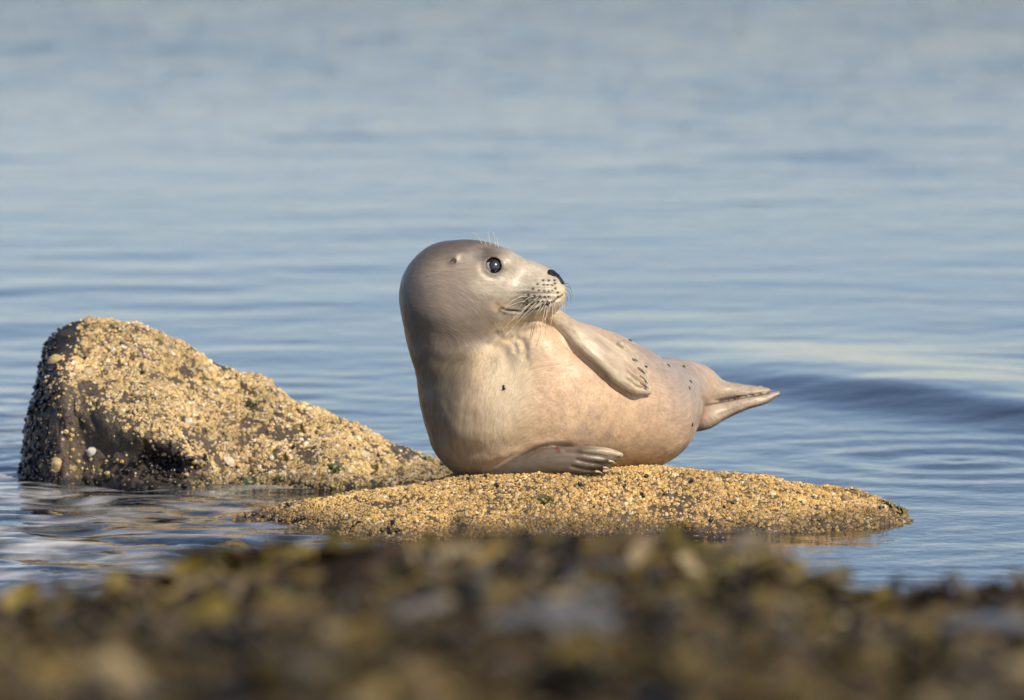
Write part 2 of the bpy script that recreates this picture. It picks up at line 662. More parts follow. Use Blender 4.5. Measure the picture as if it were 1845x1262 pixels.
def blob(rad, seed, sub=3, amp=0.2, freq=1.5):
    bm = bmesh.new()
    bmesh.ops.create_icosphere(bm, subdivisions=sub, radius=1)
    v = np.array([x.co[:] for x in bm.verts])
    f = np.array([[q.index for q in fc.verts] for fc in bm.faces])
    bm.free()
    v = v * (1 + amp * fbm(v * freq + seed * 3.7, 3))[:, None]
    return v * np.asarray(rad), f


# --- the low rock under the seal: height field
SR_CREST = [(380, 935), (430, 921), (520, 900), (600, 890), (700, 872), (800, 862), (900, 851), (960, 845), (1060, 851), (1200, 845),
            (1300, 849), (1380, 857), (1450, 868), (1540, 879), (1580, 892), (1640, 930), (1670, 952), (1720, 985)]
SR_FRONT = [(380, 921), (440, 929), (560, 952), (650, 972), (760, 976), (900, 968), (1150, 963), (1250, 962), (1400, 960), (1550, 955), (1620, 947), (1680, 943)]


def seal_rock_z(x, y, rough=True):
    u = 922.5 + 1000 * x / (15.0) * 15.0
    vc = lut(u, SR_CREST)
    yc = lut(u, [(380, -0.02), (520, -0.03), (800, -0.08), (1000, -0.1), (1300, -0.05), (1500, 0.02), (1600, 0.0), (1700, -0.05)])
    ang = 0.08645 + (vc - 631) / 1000 / DIST
    zc = 1.6 - (15 + yc) * np.tan(ang)
    vf = lut(u, SR_FRONT)
    yf = 1.6 / np.tan(0.08645 + (vf - 631) / 1000 / DIST) - 15
    w = np.maximum(yc - yf, 0.05)
    tt = (yc - y) / w                                # 0 at the crest, 1 at the front waterline
    front = zc * (1 - np.clip(tt, 0, 1) ** 1.35) - np.maximum(tt - 1, 0) * 0.055 - np.maximum(tt - 2.0, 0) * 0.3
    flat = lut(u, [(380, 0.1), (700, 0.25), (900, 0.42), (1300, 0.42), (1500, 0.25), (1650, 0.12)])
    fall = 0.125 * (1 - 0.75 * smooth(u, 740, 840) * smooth(u, 1310, 1130))      # away from the seal the top slopes down to the sea behind
    back = zc - 0.012 * smooth(y, yc, yc + flat) - fall * np.clip(y - yc, 0, 2) - 0.9 * np.maximum(y - yc - flat, 0) ** 1.2
    z = np.where(y < yc, front, back)
    end = smooth(u, 340, 430) * smooth(u, 1730, 1650)
    z = z * end - 0.4 * (1 - end)
    if rough:
        p = np.stack([x, y, 0 * x], -1)
        keep = 1 - 0.8 * smooth(y, -0.13, -0.05) * smooth(y, 0.5, 0.3) * smooth(u, 760, 820) * smooth(u, 1300, 1240)
        z = z + keep * (-0.006 + 0.014 * fbm(p * np.array([6.0, 8.5, 1]), 4) + 0.007 * fbm(p * 30 + 5, 3))
    return z


def build_seal_rock():
    root = empty('barnacled_rock', (0.12, 0.05, -0.45))
    xs = np.arange(-0.62, 0.86, 0.006)
    ys = np.arange(-0.75, 0.85, 0.006)
    X, Y = np.meshgrid(xs, ys, indexing='ij')
    Z = np.maximum(seal_rock_z(X.ravel(), Y.ravel()), -0.42)
    V = np.stack([X.ravel(), Y.ravel(), Z], -1)
    F = grid_faces(len(xs), len(ys))
    keep = (Z[F].max(1) > -0.415)
    F = F[keep]
    used = np.unique(F)
    mp = np.full(len(V), -1)
    mp[used] = np.arange(len(used))
    V, F = V[used], mp[F]
    attach(obj('rock', mesh_np('rock', V, F), M_ROCK), root)
    rng = np.random.default_rng(31)

    def w(c, n):
        m = fbm(c * 8 + 1.3, 3)
        fine = fbm(c * np.array([34, 44, 34]) + 5.0, 3)
        cover = (0.3 + 0.7 * smooth(m, -0.5, -0.15)) * smooth(c[:, 2], -0.05, -0.01) * (0.2 + 0.8 * smooth(fine, -0.50, -0.28))
        vis = np.where(c[:, 1] > 0.12, 0.35, 1.0)
        wetline = 0.3 + 0.7 * smooth(c[:, 2], 0.002, 0.016)
        return cover * vis * wetline
    pts, nr = tri_sample(V, F, 190000, rng)
    i = thin(pts, 0.0034)
    i = i[rng.random(len(i)) < w(pts[i], nr[i])]
    pts, nr = pts[i], nr[i]
    rad = np.clip(rng.lognormal(math.log(0.0025), 0.30, len(pts)), 0.0016, 0.0062)
    nr = nr + rng.normal(0, 0.18, nr.shape)
    nr /= np.linalg.norm(nr, axis=1)[:, None]
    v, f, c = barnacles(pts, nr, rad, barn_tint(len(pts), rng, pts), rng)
    me = mesh_np('barnacles', v, f, False)
    add_attr(me, 'tint', c)
    attach(obj('barnacles', me, M_BARN, kind='stuff'), root)
    # mussels: dark shells wedged between the barnacles
    pts, nr = tri_sample(V, F, 45, rng, lambda c, n: (c[:, 2] > 0.0) * (0.12 + 2.2 * smooth(fbm(c * 5 + 8, 2), 0.05, 0.4)) * (0.5 + smooth(c[:, 2], 0.05, 0.0)) * (c[:, 1] < 0.05))
    bv, bf = blob((0.0042, 0.009, 0.005), 2, 2, 0.1)
    vv, ff = [], []
    for k in range(len(pts)):
        m = np.array(Matrix.Rotation(rng.uniform(0, 6.28), 3, 'Z') @ Matrix.Rotation(rng.normal(0, 0.5), 3, 'X'))
        vv.append(bv * rng.uniform(0.4, 0.95) @ m.T + pts[k] + nr[k] * 0.003)
        ff.append(bf + k * len(bv))
    attach(obj('mussels', mesh_np('mussels', np.concatenate(vv), np.concatenate(ff)), M_MUSSEL, kind='stuff'), root)
    tag(root, 'low golden rock crusted with barnacles that the seal is lying on', 'rock')
    return root, BVHTree.FromPolygons([tuple(q) for q in V], [tuple(int(t) for t in q) for q in F])


SEAL_ROCK, BV_SR = build_seal_rock()

# --- the tall pointed rock at the left: sections (u, [(v, y)...]) front foot -> brow -> ridge -> back
LR_U = [36, 44, 54, 66, 76, 92, 130, 190, 240, 300, 345, 400, 440, 480, 520, 600, 640, 700, 760, 810, 850]
LR_RIDGE = [(30, 905), (36, 882), (44, 820), (54, 765), (66, 700), (76, 640), (92, 610), (130, 579), (190, 572), (240, 580), (300, 607), (345, 628),
            (400, 657), (440, 672), (480, 688), (520, 715), (600, 752), (640, 770), (700, 797), (760, 822), (810, 842), (870, 885)]
LR_BROW = [(30, 900), (60, 800), (76, 725), (110, 690), (160, 715), (220, 755), (300, 790), (345, 815), (400, 800), (520, 805), (640, 822), (760, 848), (870, 890)]
LR_FOOT = [(30, 876), (150, 873), (250, 882), (330, 880), (420, 874), (520, 878), (600, 882), (700, 872), (790, 863), (870, 872)]


def build_left_rock():
    root = empty('pointed_rock', (-0.65, 0.95, -0.55))
    us = np.concatenate([np.linspace(30, 100, 44), np.linspace(102, 865, 190)])
    rows = []
    for u in us:
        vr, vb, vf = (float(lut(u, t)) for t in (LR_RIDGE, LR_BROW, LR_FOOT))
        vb = max(vb, vr + 2)
        vb = min(vb, max(vf - 4, vr + 2))
        yf = float(PW(u, vf)[1]) + 0.10 * float(smooth(u, 120, 36))
        left = float(smooth(u, 110, 30))
        over = float(np.exp(-((u - 290) / 45) ** 2))
        yridge = yf + lut(u, [(30, 0.10), (80, 0.24), (190, 0.42), (400, 0.40), (600, 0.30), (865, 0.12)])
        brow_in = lut(u, [(30, 0.05), (76, 0.07), (160, 0.05), (300, 0.015), (345, 0.04), (420, 0.10), (600, 0.10), (865, 0.05)])
        pr = P(u, vr, yridge)
        pb = P(u, vb, yf + brow_in)
        pf = P(u, vf, yf)
        low = pf + np.array([0, -0.03 + 0.06 * over, -0.06])
        foot = pf + np.array([0, -0.02, -0.35])
        mid = P(u, (vb * 0.45 + vf * 0.55), yf + brow_in * 0.5 + 0.055 * over)
        pm = P(u, vb * 0.5 + vr * 0.5, yf + brow_in * 0.48 + (yridge - yf) * 0.52 - 0.012)
        bk1 = pr + np.array([0, 0.16, -0.08 - 0.2 * max(0, pr[2])])
        bk2 = pr + np.array([0, 0.30, -0.62])
        pts = np.array([foot, low, pf, mid, pb, pm, pr, bk1, bk2])
        pts[:, 0] = np.where(np.arange(9) >= 7, pts[6, 0], pts[:, 0])
        rows.append(spline(pts, 120))
    V = np.array(rows)
    # soften the corners along both directions
    for _ in range(5):
        V[1:-1] = 0.25 * V[:-2] + 0.5 * V[1:-1] + 0.25 * V[2:]
        V[:, 1:-1] = 0.25 * V[:, :-2] + 0.5 * V[:, 1:-1] + 0.25 * V[:, 2:]
    n, m = V.shape[:2]
    F = grid_faces(n, m)[:, ::-1]
    du = np.gradient(V, axis=0)
    dv = np.gradient(V, axis=1)
    N = -np.cross(du, dv)
    N = np.cross(du, dv)
    N /= np.linalg.norm(N, axis=2)[..., None] + 1e-12
    V = V.reshape(-1, 3)
    N = N.reshape(-1, 3)
    if N[(n // 2) * m + 60][1] > 0:
        N = -N
    nz = 0.012 * fbm(V * 7.5, 4) + 0.0045 * fbm(V * 34 + 4, 3)
    crag = np.abs(fbm(V * np.array([13, 13, 9]) + 6, 3))
    V = V + N * (nz - 0.006 * smooth(crag, 0.09, 0.02))[:, None]
    # end caps
    caps = [np.arange(m)[None, :], (np.arange(m) + (n - 1) * m)[None, ::-1]]
    me = mesh_np('rock', V, [F] + caps)
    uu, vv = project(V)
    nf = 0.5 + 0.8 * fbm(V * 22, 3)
    film_shade = np.maximum.reduce([smooth(uu + 0.5 * (vv - 620), 165, 120) * smooth(vv, 665, 630), smooth(uu + 0.15 * (vv - 700), 112, 78),
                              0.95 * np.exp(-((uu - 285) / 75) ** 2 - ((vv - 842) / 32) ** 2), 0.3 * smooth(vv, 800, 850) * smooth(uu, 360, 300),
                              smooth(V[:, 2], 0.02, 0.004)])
    film_shade = np.clip(film_shade * (0.6 + nf), 0, 1)  # wet film at the waterline, plus shade painted on tip, left edge and hollow
    add_attr(me, 'film_shade', film_shade)
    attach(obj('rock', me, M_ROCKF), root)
    # orientation for sampling
    a = V[F[:, 0]]
    t = np.cross(V[F[:, 1]] - a, V[F[:, 2]] - a)
    flip = t[len(t) // 2][1] > 0
    Fs = F[:, ::-1] if flip else F
    rng = np.random.default_rng(41)

    def w(c, nn):
        u, v = project(c)
        m_ = fbm(c * 9 + 2.2, 3)
        fine = fbm(c * 42 + 5.0, 3)
        cover = (0.08 + 0.87 * smooth(m_, -0.42, -0.05)) * (0.25 + 0.75 * smooth(fine, -0.22, 0.06))
        brow = lut(u, LR_BROW)
        lower = smooth(v, brow - 25, brow + 30) * smooth(u, 380, 310)
        cover = cover * (1 - 0.91 * lower) * (0.10 + 0.90 * smooth(u + 0.35 * (v - 700), 85, 140))
        tip = smooth(u, 165, 135) * smooth(v, 640, 615)
        cover = cover * (1 - 0.85 * tip)
        cave = np.exp(-((u - 285) / 60) ** 2 - ((v - 845) / 28) ** 2)
        cover = cover * (1 - 0.9 * np.clip(cave * 1.6, 0, 1))
        return cover * smooth(c[:, 2], -0.03, 0.01) * np.where(c[:, 1] > PW(0, 700)[1], 0.2, 1)
    pts, nr = tri_sample(V, Fs, 220000, rng)
    i = thin(pts, 0.0036)
    i = i[rng.random(len(i)) < w(pts[i], nr[i])]
    pts, nr = pts[i], nr[i]
    rad = np.clip(rng.lognormal(math.log(0.0025), 0.32, len(pts)), 0.0016, 0.0068)
    nr = nr + rng.normal(0, 0.18, nr.shape)
    nr /= np.linalg.norm(nr, axis=1)[:, None]
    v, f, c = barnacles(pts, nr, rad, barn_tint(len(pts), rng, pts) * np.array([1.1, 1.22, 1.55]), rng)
    mb = mesh_np('barnacles', v, f, False)
    add_attr(mb, 'tint', c)
    attach(obj('barnacles', mb, M_BARN, kind='stuff'), root)
    pts, nr = tri_sample(V, Fs, 700, rng, lambda c, n: (np.exp(-((project(c)[0] - 285) / 60) ** 2 - ((project(c)[1] - 845) / 24) ** 2) + 0.35 * smooth(project(c)[0], 120, 70) + 0.003) * (c[:, 2] > -0.005) * (project(c)[1] < 885))
    bv, bf = blob((0.004, 0.009, 0.005), 2, 2, 0.1)
    vv, ff = [], []
    for k in range(len(pts)):
        m = np.array(Matrix.Rotation(rng.uniform(0, 6.28), 3, 'Y') @ Matrix.Rotation(rng.normal(0, 0.6), 3, 'X'))
        vv.append(bv * rng.uniform(0.5, 1.2) @ m.T + pts[k] + nr[k] * 0.002)
        ff.append(bf + k * len(bv))
    attach(obj('mussels', mesh_np('mussels', np.concatenate(vv), np.concatenate(ff)), M_MUSSEL, kind='stuff'), root)
    tag(root, 'tall pointed dark rock half covered in barnacles left of the seal', 'rock')
    return root, BVHTree.FromPolygons([tuple(q) for q in V], [tuple(int(t) for t in q) for q in F])


LEFT_ROCK, BV_LR = build_left_rock()


def hit(bv, u, v):
    d = Vector(ray(u, v)).normalized()
    loc, nr, _, _ = bv.ray_cast(Vector(CAM), d)
    if loc is None:
        return None
    if nr.dot(d) > 0:
        nr = -nr
    return loc, nr


def frame(n):
    n = Vector(n).normalized()
    return n.to_track_quat('Z', 'Y').to_matrix()


# ------------------------------------------------------------------ limpets and algae on the rocks
def limpet_mesh(seed, tint):
    rng = np.random.default_rng(seed)
    S, R = 22, 7
    ang = np.linspace(0, 2 * np.pi, S, endpoint=False)
    vv, cc = [], []
    ribs = 1 + 0.05 * np.sign(np.sin(ang * 11))
    for k in range(R):
        t = k / (R - 1)
        r = (1 - t) ** 0.8 * 1.0 + 0.03
        z = 0.62 * (1 - (1 - t) ** 1.6) - 0.12
        vv.append(np.stack([np.cos(ang) * r * ribs * 1.1 - 0.12 * t, np.sin(ang) * r * ribs * 0.92, np.full(S, z)], -1))
        cc.append(np.tile(np.array(tint) * (0.75 + 0.35 * t) * rng.uniform(0.85, 1.1), (S, 1)))
    V = np.concatenate(vv)
    i = np.arange(S * R).reshape(R, S)
    j = np.roll(i, -1, 1)
    F = np.stack([i[:-1], j[:-1], j[1:], i[1:]], -1).reshape(-1, 4)
    me = mesh_np('limpet', V, [F, i[-1][None, :]])
    add_attr(me, 'tint', np.concatenate(cc))
    return me


LIMPETS = [  # rock, u, v, radius m, colour, label
    ('L', 165, 814, 0.0115, (0.72, 0.68, 0.58), 'white limpet shell low on the dark shaded face of the pointed rock'),
    ('L', 104, 835, 0.014, (0.42, 0.32, 0.17), 'ribbed brown limpet near the waterline at the left foot of the pointed rock'),
    ('L', 99, 648, 0.016, (0.56, 0.42, 0.20), 'tan limpet on the left edge just under the tip of the pointed rock'),
    ('L', 158, 672, 0.014, (0.50, 0.40, 0.23), 'buff limpet below the dark tip of the pointed rock'),
    ('L', 340, 760, 0.0125, (0.60, 0.52, 0.42), 'pale pinkish limpet in the middle of the barnacled slope'),
    ('L', 413, 831, 0.013, (0.66, 0.58, 0.44), 'cream limpet just above the waterline right of the dark hollow'),
    ('L', 587, 787, 0.011, (0.34, 0.27, 0.18), 'grey brown limpet upper of the shells on the low right slope'),
    ('L', 655, 818, 0.012, (0.62, 0.52, 0.36), 'pale limpet beside a dark one near the right end of the pointed rock'),
    ('L', 674, 828, 0.010, (0.30, 0.23, 0.15), 'darker brown limpet touching the pale one near the right end of the pointed rock'),
    ('L', 661, 780, 0.009, (0.48, 0.38, 0.24), 'small limpet on the skyline of the descending right ridge'),
    ('S', 975, 848, 0.0085, (0.66, 0.52, 0.36), 'smooth pinkish limpet on the crest of the rock below the seal flipper'),
    ('S', 1523, 899, 0.0105, (0.24, 0.17, 0.10), 'dark brown limpet near the right end of the seal rock'),
]
for k, (rk, u, v, r, c, lab) in enumerate(LIMPETS):
    h = hit(BV_LR if rk == 'L' else BV_SR, u, v)
    if h is None:
        continue
    o = obj('limpet', limpet_mesh(100 + k, c), M_SHELL)
    o.matrix_world = Matrix.Translation(h[0] + h[1] * 0.0015) @ frame(h[1] + Vector((0, 0, 0.3))).to_4x4() @ Matrix.Rotation(k * 1.7, 4, 'Z') @ Matrix.Scale(r, 4)
    tag(o, lab, 'limpet', 'limpets on the rocks')


def tuft_mesh(seed, n=60, ln=1.0):
    rng = np.random.default_rng(seed)
    vv, ff = [], []
    for k in range(n):
        a = rng.uniform(0, 6.28)
        rr = rng.uniform(0, 0.8)
        base = np.array([math.cos(a) * rr, math.sin(a) * rr * 0.6, -0.1])
        d = np.array([math.cos(a), math.sin(a), rng.uniform(0.3, 1.3)])
        d = d / np.linalg.norm(d) * ln * rng.uniform(0.4, 1.0)
        s = np.cross(d, [0, 0, 1.0])
        s = s / (np.linalg.norm(s) + 1e-9) * rng.uniform(0.1, 0.22)
        p1 = base + d * 0.6 + np.array([0, 0, 0.05])
        p2 = base + d - np.array([0, 0, 0.15])
        i = len(vv) * 6
        vv.append(np.array([base - s * 0.5, base + s * 0.5, p1 - s, p1 + s, p2 - s * 0.5, p2 + s * 0.5]))
        ff += [[i, i + 1, i + 3, i + 2], [i + 2, i + 3, i + 5, i + 4]]
    return mesh_np('alga_tuft', np.concatenate(vv), np.array(ff))


TUFT_ME = [tuft_mesh(s) for s in range(4)]
for m_ in (0, 1):
    TUFT_ME[m_].materials.append(M_ALGA)
for m_ in (2, 3):
    TUFT_ME[m_].materials.append(M_ALGAB)
TUFTS = [('L', 457, 728, .011, 0), ('L', 405, 780, .010, 0), ('L', 602, 845, .013, 1), ('L', 540, 772, .011, 2), ('L', 388, 646, .012, 2),
         ('L', 208, 591, .012, 2), ('L', 368, 685, .008, 0), ('L', 452, 870, .014, 1), ('L', 506, 866, .010, 0), ('L', 512, 826, .010, 2),
         ('L', 460, 852, .011, 2), ('L', 672, 850, .013, 2), ('L', 770, 828, .009, 1), ('L', 374, 777, .007, 2),
         ('S', 980, 903, .013, 1), ('S', 937, 846, .006, 0), ('S', 1322, 908, .008, 2), ('S', 1590, 898, .014, 2), ('S', 1625, 925, .018, 2), ('S', 1605, 912, .014, 2),
         ('S', 1338, 968, .010, 2), ('S', 1195, 962, .010, 2), ('S', 610, 893, .013, 2), ('S', 820, 944, .010, 2), ('S', 1040, 878, .008, 2)]
for k, (rk, u, v, r, mi) in enumerate(TUFTS):
    h = hit(BV_LR if rk == 'L' else BV_SR, u, v)
    if h is None:
        continue
    o = obj('alga_tuft', TUFT_ME[mi])
    o.matrix_world = Matrix.Translation(h[0]) @ frame(h[1]).to_4x4() @ Matrix.Rotation(k * 2.1, 4, 'Z') @ Matrix.Scale(r, 4)
    par = LEFT_ROCK if rk == 'L' else SEAL_ROCK
    attach(o, par)

# ------------------------------------------------------------------ the seal
def chain(rows, n, ends=None, ref=(0, 1, 0), rt=0.85):
    """rows of (u, v, depth, ra, rb): an elliptical limb as a run of ellipsoids"""
    pts = np.array([[*P(r[0], r[1], r[2]), r[3], r[4]] for r in rows])
    return chain_w(pts, n, ends, ref, rt)


def chain_w(pts, n, ends=None, ref=(0, 1, 0), rt=0.85):
    q = spline(pts, n)
    c = q[:, :3]
    ra, rb = np.maximum(q[:, 3], 0.002), np.maximum(q[:, 4], 0.002)
    t = np.gradient(c, axis=0)
    t /= np.linalg.norm(t, axis=1)[:, None]
    ref = np.array(ref, float)
    if ref.ndim == 1:
        ref = np.tile(ref, (n, 1))
    a = ref - t * (t * ref).sum(1)[:, None]
    a /= np.linalg.norm(a, axis=1)[:, None]
    b = np.cross(t, a)
    r_t = rt * np.minimum(ra, rb)
    r_t = np.maximum(r_t, np.linalg.norm(np.gradient(c, axis=0), axis=1) * 1.2)
    if ends:
        k = np.linspace(0, 1, n)
        for e, val in ends.items():
            w = np.clip(1 - np.abs(k - e) / 0.15, 0, 1)
            r_t = r_t * (1 - w) + val * w
    s = np.concatenate([[0], np.cumsum(np.linalg.norm(np.diff(c, axis=0), axis=1))])
    return dict(c=c, R=np.stack([t, a, b], 1), r=np.stack([r_t, ra, rb], 1), s=s)


def sd_chain(ch, pts, centers, brad):
    """pts (nb,k,3); centers (nb,3): culled distance to the chain"""
    d = np.full(pts.shape[:2], 0.3, dtype=np.float64)
    for c, R, r in zip(ch['c'], ch['R'], ch['r']):
        sel = np.nonzero(((centers - c) ** 2).sum(1) < (r.max() + brad + 0.07) ** 2)[0]
        if not len(sel):
            continue
        q = (pts[sel] - c) @ R.T
        k0 = np.sqrt(((q / r) ** 2).sum(-1)) + 1e-9
        k1 = np.sqrt(((q / (r * r)) ** 2).sum(-1)) + 1e-9
        d[sel] = np.minimum(d[sel], k0 * (k0 - 1) / k1)
    return d


def smin(a, b, k):
    h = np.maximum(k - np.abs(a - b), 0) / k
    return np.minimum(a, b) - h * h * k * 0.25


def smax(a, b, k):
    return -smin(-a, -b, k)


HEAD = chain([(814, 527, -0.005, .086, .093), (850, 521, -0.009, .086, .089), (890, 523, -0.015, .075, .079), (925, 525, -0.021, .060, .063),
              (955, 526, -0.027, .051, .054), (980, 525, -0.032, .043, .043), (1000, 521, -0.035, .030, .032)], 40, {0.0: .090, 1.0: .019})
NECK = chain([(822, 545, -0.015, .084, .089), (826, 600, 0.003, .086, .092), (843, 650, 0.011, .097, .096), (866, 700, 0.018, .115, .112),
              (893, 748, 0.02, .125, .124)], 26, {0.0: .06, 1.0: .10}, rt=0.8)
TORSO = chain([(905, 755, 0.03, .125, .112), (945, 733, 0.015, .135, .130), (995, 716, 0.020, .140, .139), (1050, 721, 0.07, .138, .134),
               (1105, 732, 0.14, .130, .122), (1145, 742, 0.20, .116, .107), (1178, 735, 0.28, .086, .092), (1206, 716, 0.36, .064, .073),
               (1236, 709, 0.43, .046, .060), (1262, 712, 0.48, .030, .052)], 56, {0.0: .10})
HIND_A = chain([(1225, 698, 0.42, .035, .045), (1262, 697, 0.455, .030, .030), (1300, 705, 0.475, .026, .0205), (1340, 706, 0.475, .022, .0135),
                (1368, 704, 0.475, .020, .0080), (1385, 704, 0.475, .012, .004)], 60)
HIND_B = chain([(1225, 745, 0.41, .035, .035), (1262, 754, 0.435, .030, .024), (1300, 741, 0.45, .027, .0175), (1340, 728, 0.455, .024, .0125),
                (1376, 719, 0.46, .018, .0100), (1402, 709, 0.46, .008, .004)], 60)


BULGE = P(965, 628, -.070)


def body_d(pts, cen, br):
    hd, nk, to = (sd_chain(x, pts, cen, br) for x in (HEAD, NECK, TORSO))
    to = smin(to, np.sqrt(((pts - BULGE) ** 2).sum(-1)) - .037, .05)
    hn = smin(hd, nk, .04)
    tn = smin(to, nk, .06)
    return hd, nk, to, smin(hn, tn, .006)


def d_at(p, which=3):
    p = np.asarray(p)[None, None]
    return float(body_d(p, p[:, 0], 0.0)[which][0, 0])


def march(u, v, which=3):
    d = ray(u, v)
    d = d / np.linalg.norm(d)
    t = DIST - 0.35
    for _ in range(160):
        p = CAM + d * t
        s = d_at(p, which)
        if s < 0.0004:
            break
        t += min(max(s * 0.7, 0.0005), 0.02)
    e = 0.002
    g = np.array([d_at(p + e * x, which) - d_at(p - e * x, which) for x in np.eye(3)])
    return p, g / np.linalg.norm(g)


# upper fore flipper, lying on the flank
UF = [(996, 585, .018, .020), (1022, 601, .016, .023), (1050, 620, .016, .028), (1082, 643, .015, .033), (1112, 666, .013, .036), (1136, 684, .010, .031), (1148, 692, .006, .022)]
_p, _n, _rows = [], [], []
for (u, v, th, w) in UF:
    p, n = march(u, v, 2)
    _n.append(n)
    _rows.append([*(p + n * 0.012), th, w])
UF_N = spline(np.array(_n), 90)
UF_CH = chain_w(np.array(_rows), 90, ref=UF_N)


def surf_chain(uv, off, th, w, n=20):
    rows, ns = [], []
    for k, (u, v) in enumerate(uv):
        p, nn = march(u, v, 2)
        f = k / (len(uv) - 1)
        rows.append([*(p + nn * (off[0] + (off[1] - off[0]) * f)), th[0] + (th[1] - th[0]) * f, w[0] + (w[1] - w[0]) * f])
        ns.append(nn)
    return chain_w(np.array(rows), n, ref=spline(np.array(ns), n))


UDIG_UV = [[(1108, 630), (1128, 641), (1143, 651)], [(1118, 645), (1141, 660), (1157, 672)], [(1120, 660), (1145, 676), (1161, 687)],
           [(1120, 675), (1146, 690), (1163, 699)], [(1100, 680), (1135, 702), (1164, 706)]]
UDIG = [surf_chain(uv, (.012, .007), (.010, .005), w) for uv, w in zip(UDIG_UV, [(.007, .0045), (.0075, .0055), (.0075, .0055), (.0075, .005), (.012, .007)])]

# lower fore flipper, resting on the rock
LF_CH = chain([(900, 852, -.055, .022, .016), (940, 842, -.085, .022, .019), (985, 832, -.105, .020, .024), (1030, 828, -.110, .018, .023),
               (1072, 825, -.108, .014, .019), (1100, 819, -.104, .010, .010), (1119, 820, -.102, .005, .0035)], 90)
LDIG_UV = [[(1050, 814, -.118), (1085, 813, -.116), (1119, 820, -.110)], [(1045, 824, -.112), (1080, 827, -.112), (1108, 831, -.108)],
           [(1040, 832, -.112), (1070, 838, -.112), (1100, 843, -.108)], [(1030, 840, -.110), (1056, 847, -.110), (1084, 852, -.106)]]
LDIG = [chain([(*r, a, b) for r, a, b in zip(uv, (.010, .008, .004), (.0085, .006, .003))], 24) for uv in LDIG_UV]

EYE_P, EYE_N = march(891, 478, 0)
EAR_P, EAR_N = march(816, 470, 0)


def sphere_d(pts, c, r):
    return np.sqrt(((pts - c) ** 2).sum(-1)) - r


def seal_sdf(pts, cen, br):
    hd, nk, to, d = body_d(pts, cen, br)
    # muzzle pad, brow and cheek
    for (u, v, y, r, k) in ((972, 537, -.055, .030, .02), (995, 530, -.051, .022, .015), (905, 476, -.055, .020, .03), (945, 570, -.030, .030, .02)):
        d = smin(d, sphere_d(pts, P(u, v, y), r), k)
    d = smin(smin(d, sd_chain(HIND_A, pts, cen, br), .02), smin(d, sd_chain(HIND_B, pts, cen, br), .02), .001)
    uf = sd_chain(UF_CH, pts, cen, br)
    for c in UDIG:
        uf = smin(uf, sd_chain(c, pts, cen, br), .006)
    sh = smax(0, 1 - np.sqrt(((pts - P(1000, 584, .03)) ** 2).sum(-1)) / .05, .01)
    d = np.where(sh > 0.001, smin(d, uf, .004 + .028 * np.clip(sh, 0, 1)), smin(d, uf, .004))
    lf = sd_chain(LF_CH, pts, cen, br)
    for c in LDIG:
        lf = smin(lf, sd_chain(c, pts, cen, br), .009)
    s2 = np.clip(1 - np.sqrt(((pts - P(905, 850, -.06)) ** 2).sum(-1)) / .07, 0, 1)
    d = smin(d, lf, .004 + .03 * s2)
    # sockets
    d = smax(d, -sphere_d(pts, EYE_P - EYE_N * .006, .0168), .003)
    d = smax(d, -sphere_d(pts, EAR_P - EAR_N * .001, .006), .002)
    return d


